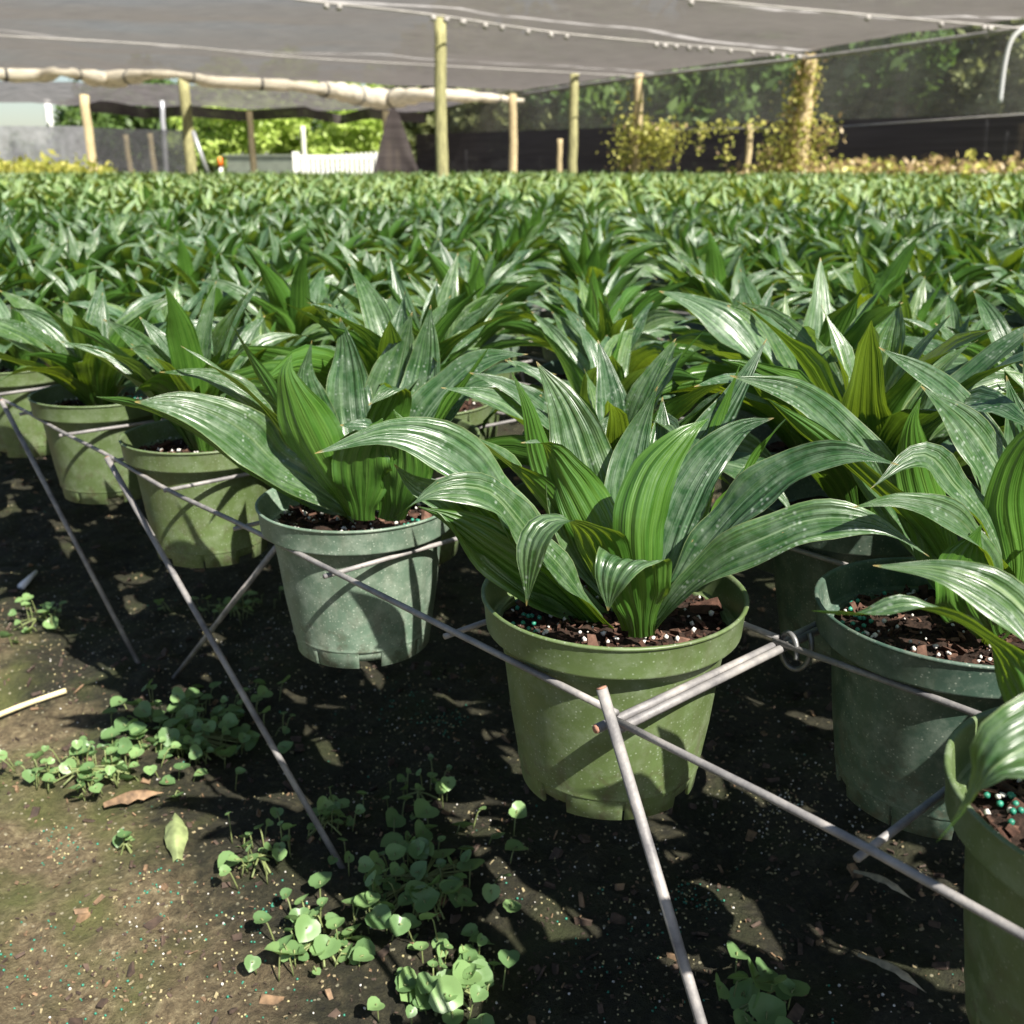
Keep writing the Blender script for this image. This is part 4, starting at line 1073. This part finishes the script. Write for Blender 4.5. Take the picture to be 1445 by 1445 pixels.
cr_d = [crown_mesh(s, 2.6, 7.0, 60, 90, .22, M_t1) for s in range(2)] + [crown_mesh(5, 2.6, 7.0, 60, 90, .22, M_t3)]
cr_l = [crown_mesh(10 + s, 1.9, 3.4, 45, 80, .16, M_t2) for s in range(2)]
cr_m = [crown_mesh(20, 1.9, 3.4, 45, 80, .16, M_t3)]
tr_d = trunk_mesh(1, 5.5, .28, 2.0); tr_l = trunk_mesh(2, 2.6, .12, 1.3)
def tree(X, Y, sc, crown, trunk, zc, label, group, seed):
    root = empty('tree', (X, Y, 0), random.Random(seed).random() * 6.28, label, 'tree', group); root.scale = (sc, sc, sc)
    link('trunk', trunk, root); link('crown', crown, root, (0, 0, zc))
r = random.Random(12)
TG = 'dark trees standing behind the mesh screen'
k = 0
for row in range(2):
    for t in np.linspace(-.03, 1, 9):
        X = 22 * (1 - t) + -2.5 * t + r.uniform(-.6, .6) + row * 1.4; Y = 31 * (1 - t) + 44 * t + row * 2.5 + r.uniform(-.8, .8)
        tree(X, Y + 2, r.uniform(.9, 1.2), cr_d[2 if (.35 < t < .75 and row == 0) else k % 2], tr_d, 3.6, ('dense green tree in the front row behind the mesh, number %s from the right' if row == 0 else 'dense dark green tree in the second row behind the mesh screen, hidden by nearer trees') % (() if row else ('one two three four five six seven eight nine'.split()[k],)), TG, k); k += 1
LG = 'sunlit lime green trees beyond the white fence'
for (px, Y, s, kind) in ((300, 48, .9, 1), (345, 46, 1.2, 0), (400, 50, 1.35, 0), (455, 52, 1.2, 2), (500, 46, 1.0, 0), (535, 50, 1.2, 1), (580, 52, 1.3, 2), (620, 54, 1.4, 2)):
    p = at_y(px, 235, Y); tree(p[0], Y, s, (cr_l + cr_m)[kind], tr_l, 2.1, {300: 'leftmost lime green bushy tree, seen just right of the slanting brace', 345: 'lime green bushy tree behind the slim bleached post', 400: 'tall lime green bushy tree behind the white marker stake', 455: 'mid green tree between two lime green ones above the white fence', 500: 'rounded lime green bush above the right half of the white fence', 535: 'lime green tree directly behind the black hanging cloth', 580: 'mid green tree just left of the tallest post, behind the mesh', 620: 'mid green tree straight behind the tallest post'}[px], LG if kind < 2 else 'mid green trees beyond the fence', int(px))
for (px, Y, s) in ((150, 52, 1.2), (195, 50, 1.3), (240, 54, 1.3), (280, 56, 1.3), (40, 90, .8), (100, 92, .9)):
    p = at_y(px, 235, Y); tree(p[0], Y, s, cr_m[0], tr_l, 2.1, {150: 'mid green tree just right of the leaning bleached post, beyond the mesh wall', 195: 'mid green tree behind the two short stakes at left', 240: 'mid green tree behind the thin metal pole at left', 280: 'mid green tree right behind the greenish post at left', 40: 'far low tree under the sky strip at the left edge', 100: 'far low tree under the sky strip, beside the leaning post'}[px], 'trees beyond the left mesh walls', int(px) + 7)

# ------------------------------------------------------------------ vines and low edge plants
M_v = foliage_material('vine_leaves', (.26, .30, .05), (.60, .56, .14), (.7, .7, .15), .38)
M_vb = foliage_material('dry_leaves', (.24, .16, .07), (.46, .35, .17), (.4, .32, .14), .3)
def leafcloud(cs, n, ls, seed, dryfrac=.2, parent=None, name='leaves', base=(0, 0, 0)):
    rr = np.random.RandomState(seed); V = []; A = []; MI = []
    for k in range(n):
        c, sg = cs[rr.randint(len(cs))]; p = np.array(c) + rr.randn(3) * np.array(sg) - np.array(base)
        a = norm(rr.randn(3)); bb = norm(np.cross(a, rr.randn(3))); s = ls * rr.uniform(.5, 1.3)
        V += [p - a * s, p + bb * s * .6, p + a * s, p - bb * s * .6]; A += [rr.rand()] * 4; MI.append(int(rr.rand() < dryfrac))
    V = np.array(V); return link(name, quads_mesh(name, V, np.arange(len(V)).reshape(-1, 4), [M_v, M_vb], np.zeros((len(V), 2)), np.array(A), np.array(MI), smooth=False), parent)
Yv = PT[1140][1]; tp = PT[1140]
cs = []
for t in np.linspace(0, 1, 14):
    cs.append((np.array([tp[0] + .05 * sin(t * 9) - .06, Yv - .02, .55 + t * 1.45]), (.09 + .06 * (1 - t), .09, .08)))
cs += [(at_y(1165, 190, Yv - .1), (.12, .1, .12)), (at_y(1110, 220, Yv), (.15, .1, .1)), (at_y(1100, 215, Yv), (.2, .1, .08))]
root = empty('climbing_vine', (tp[0], Yv, .3), 0, 'yellow and brown climbing vine wrapped round the thick post', 'vine')
leafcloud(cs, 2600, .036, 3, .45, root, base=(tp[0], Yv, .3))
a = PT[900]; Yh = a[1]
root = empty('wire_vine', (a[0], Yh, .3), 0, 'tangle of yellow green vine hanging from a wire right of the vine wrapped post', 'vine')
root['label'] = 'tangle of yellow green vine hanging along a wire between two posts'
cs = []
for (x, y, sx, sz) in ((885, 190, .18, .25), (905, 205, .14, .25), (925, 210, .14, .2), (945, 205, .12, .2), (895, 165, .08, .3), (890, 225, .18, .12), (920, 185, .2, .06), (960, 182, .3, .05), (1000, 180, .3, .05), (1040, 178, .3, .05), (1080, 180, .3, .05), (1115, 184, .3, .06), (1025, 205, .06, .2), (990, 195, .05, .15), (1090, 200, .08, .15)):
    f = (x - 900) / 240; Yp = Yh * (1 - f) + Yv * f
    cs += [(at_y(x, y, Yp), (sx, .12, sz))] * (4 if x < 960 and sx > .1 else 1)
leafcloud(cs, 1700, .045, 5, .12, root, base=(a[0], Yh, .3))
mb = MB(); tube(mb, [at_y(900, 183, Yh) - [a[0], Yh, .3], at_y(1140, 180, Yv) - [a[0], Yh, .3]], .012, 6); mb.build('wire', M_cable, root)
# low dried plants along right boundary and yellow shrubs at far left
cs = [(np.array([x, 14.6 + (7 - x) * .75, .50]), (.35, .3, .10)) for x in np.linspace(4.0, 9.0, 22)]
tag(leafcloud(cs, 5000, .06, 8, .65, None, 'dried_ground_plants'), 'low strip of dried orange brown plants before the black screen at right', 'dried plants', kind='stuff')
cs = [(at_y(x, 252, 17.5), (.3, .3, .12)) for x in np.linspace(-20, 120, 14)]
tag(leafcloud(cs, 3000, .07, 9, .0, None, 'yellow_shrubs'), 'strip of yellow green plants at the far left end of the field', 'yellow plants', kind='stuff')
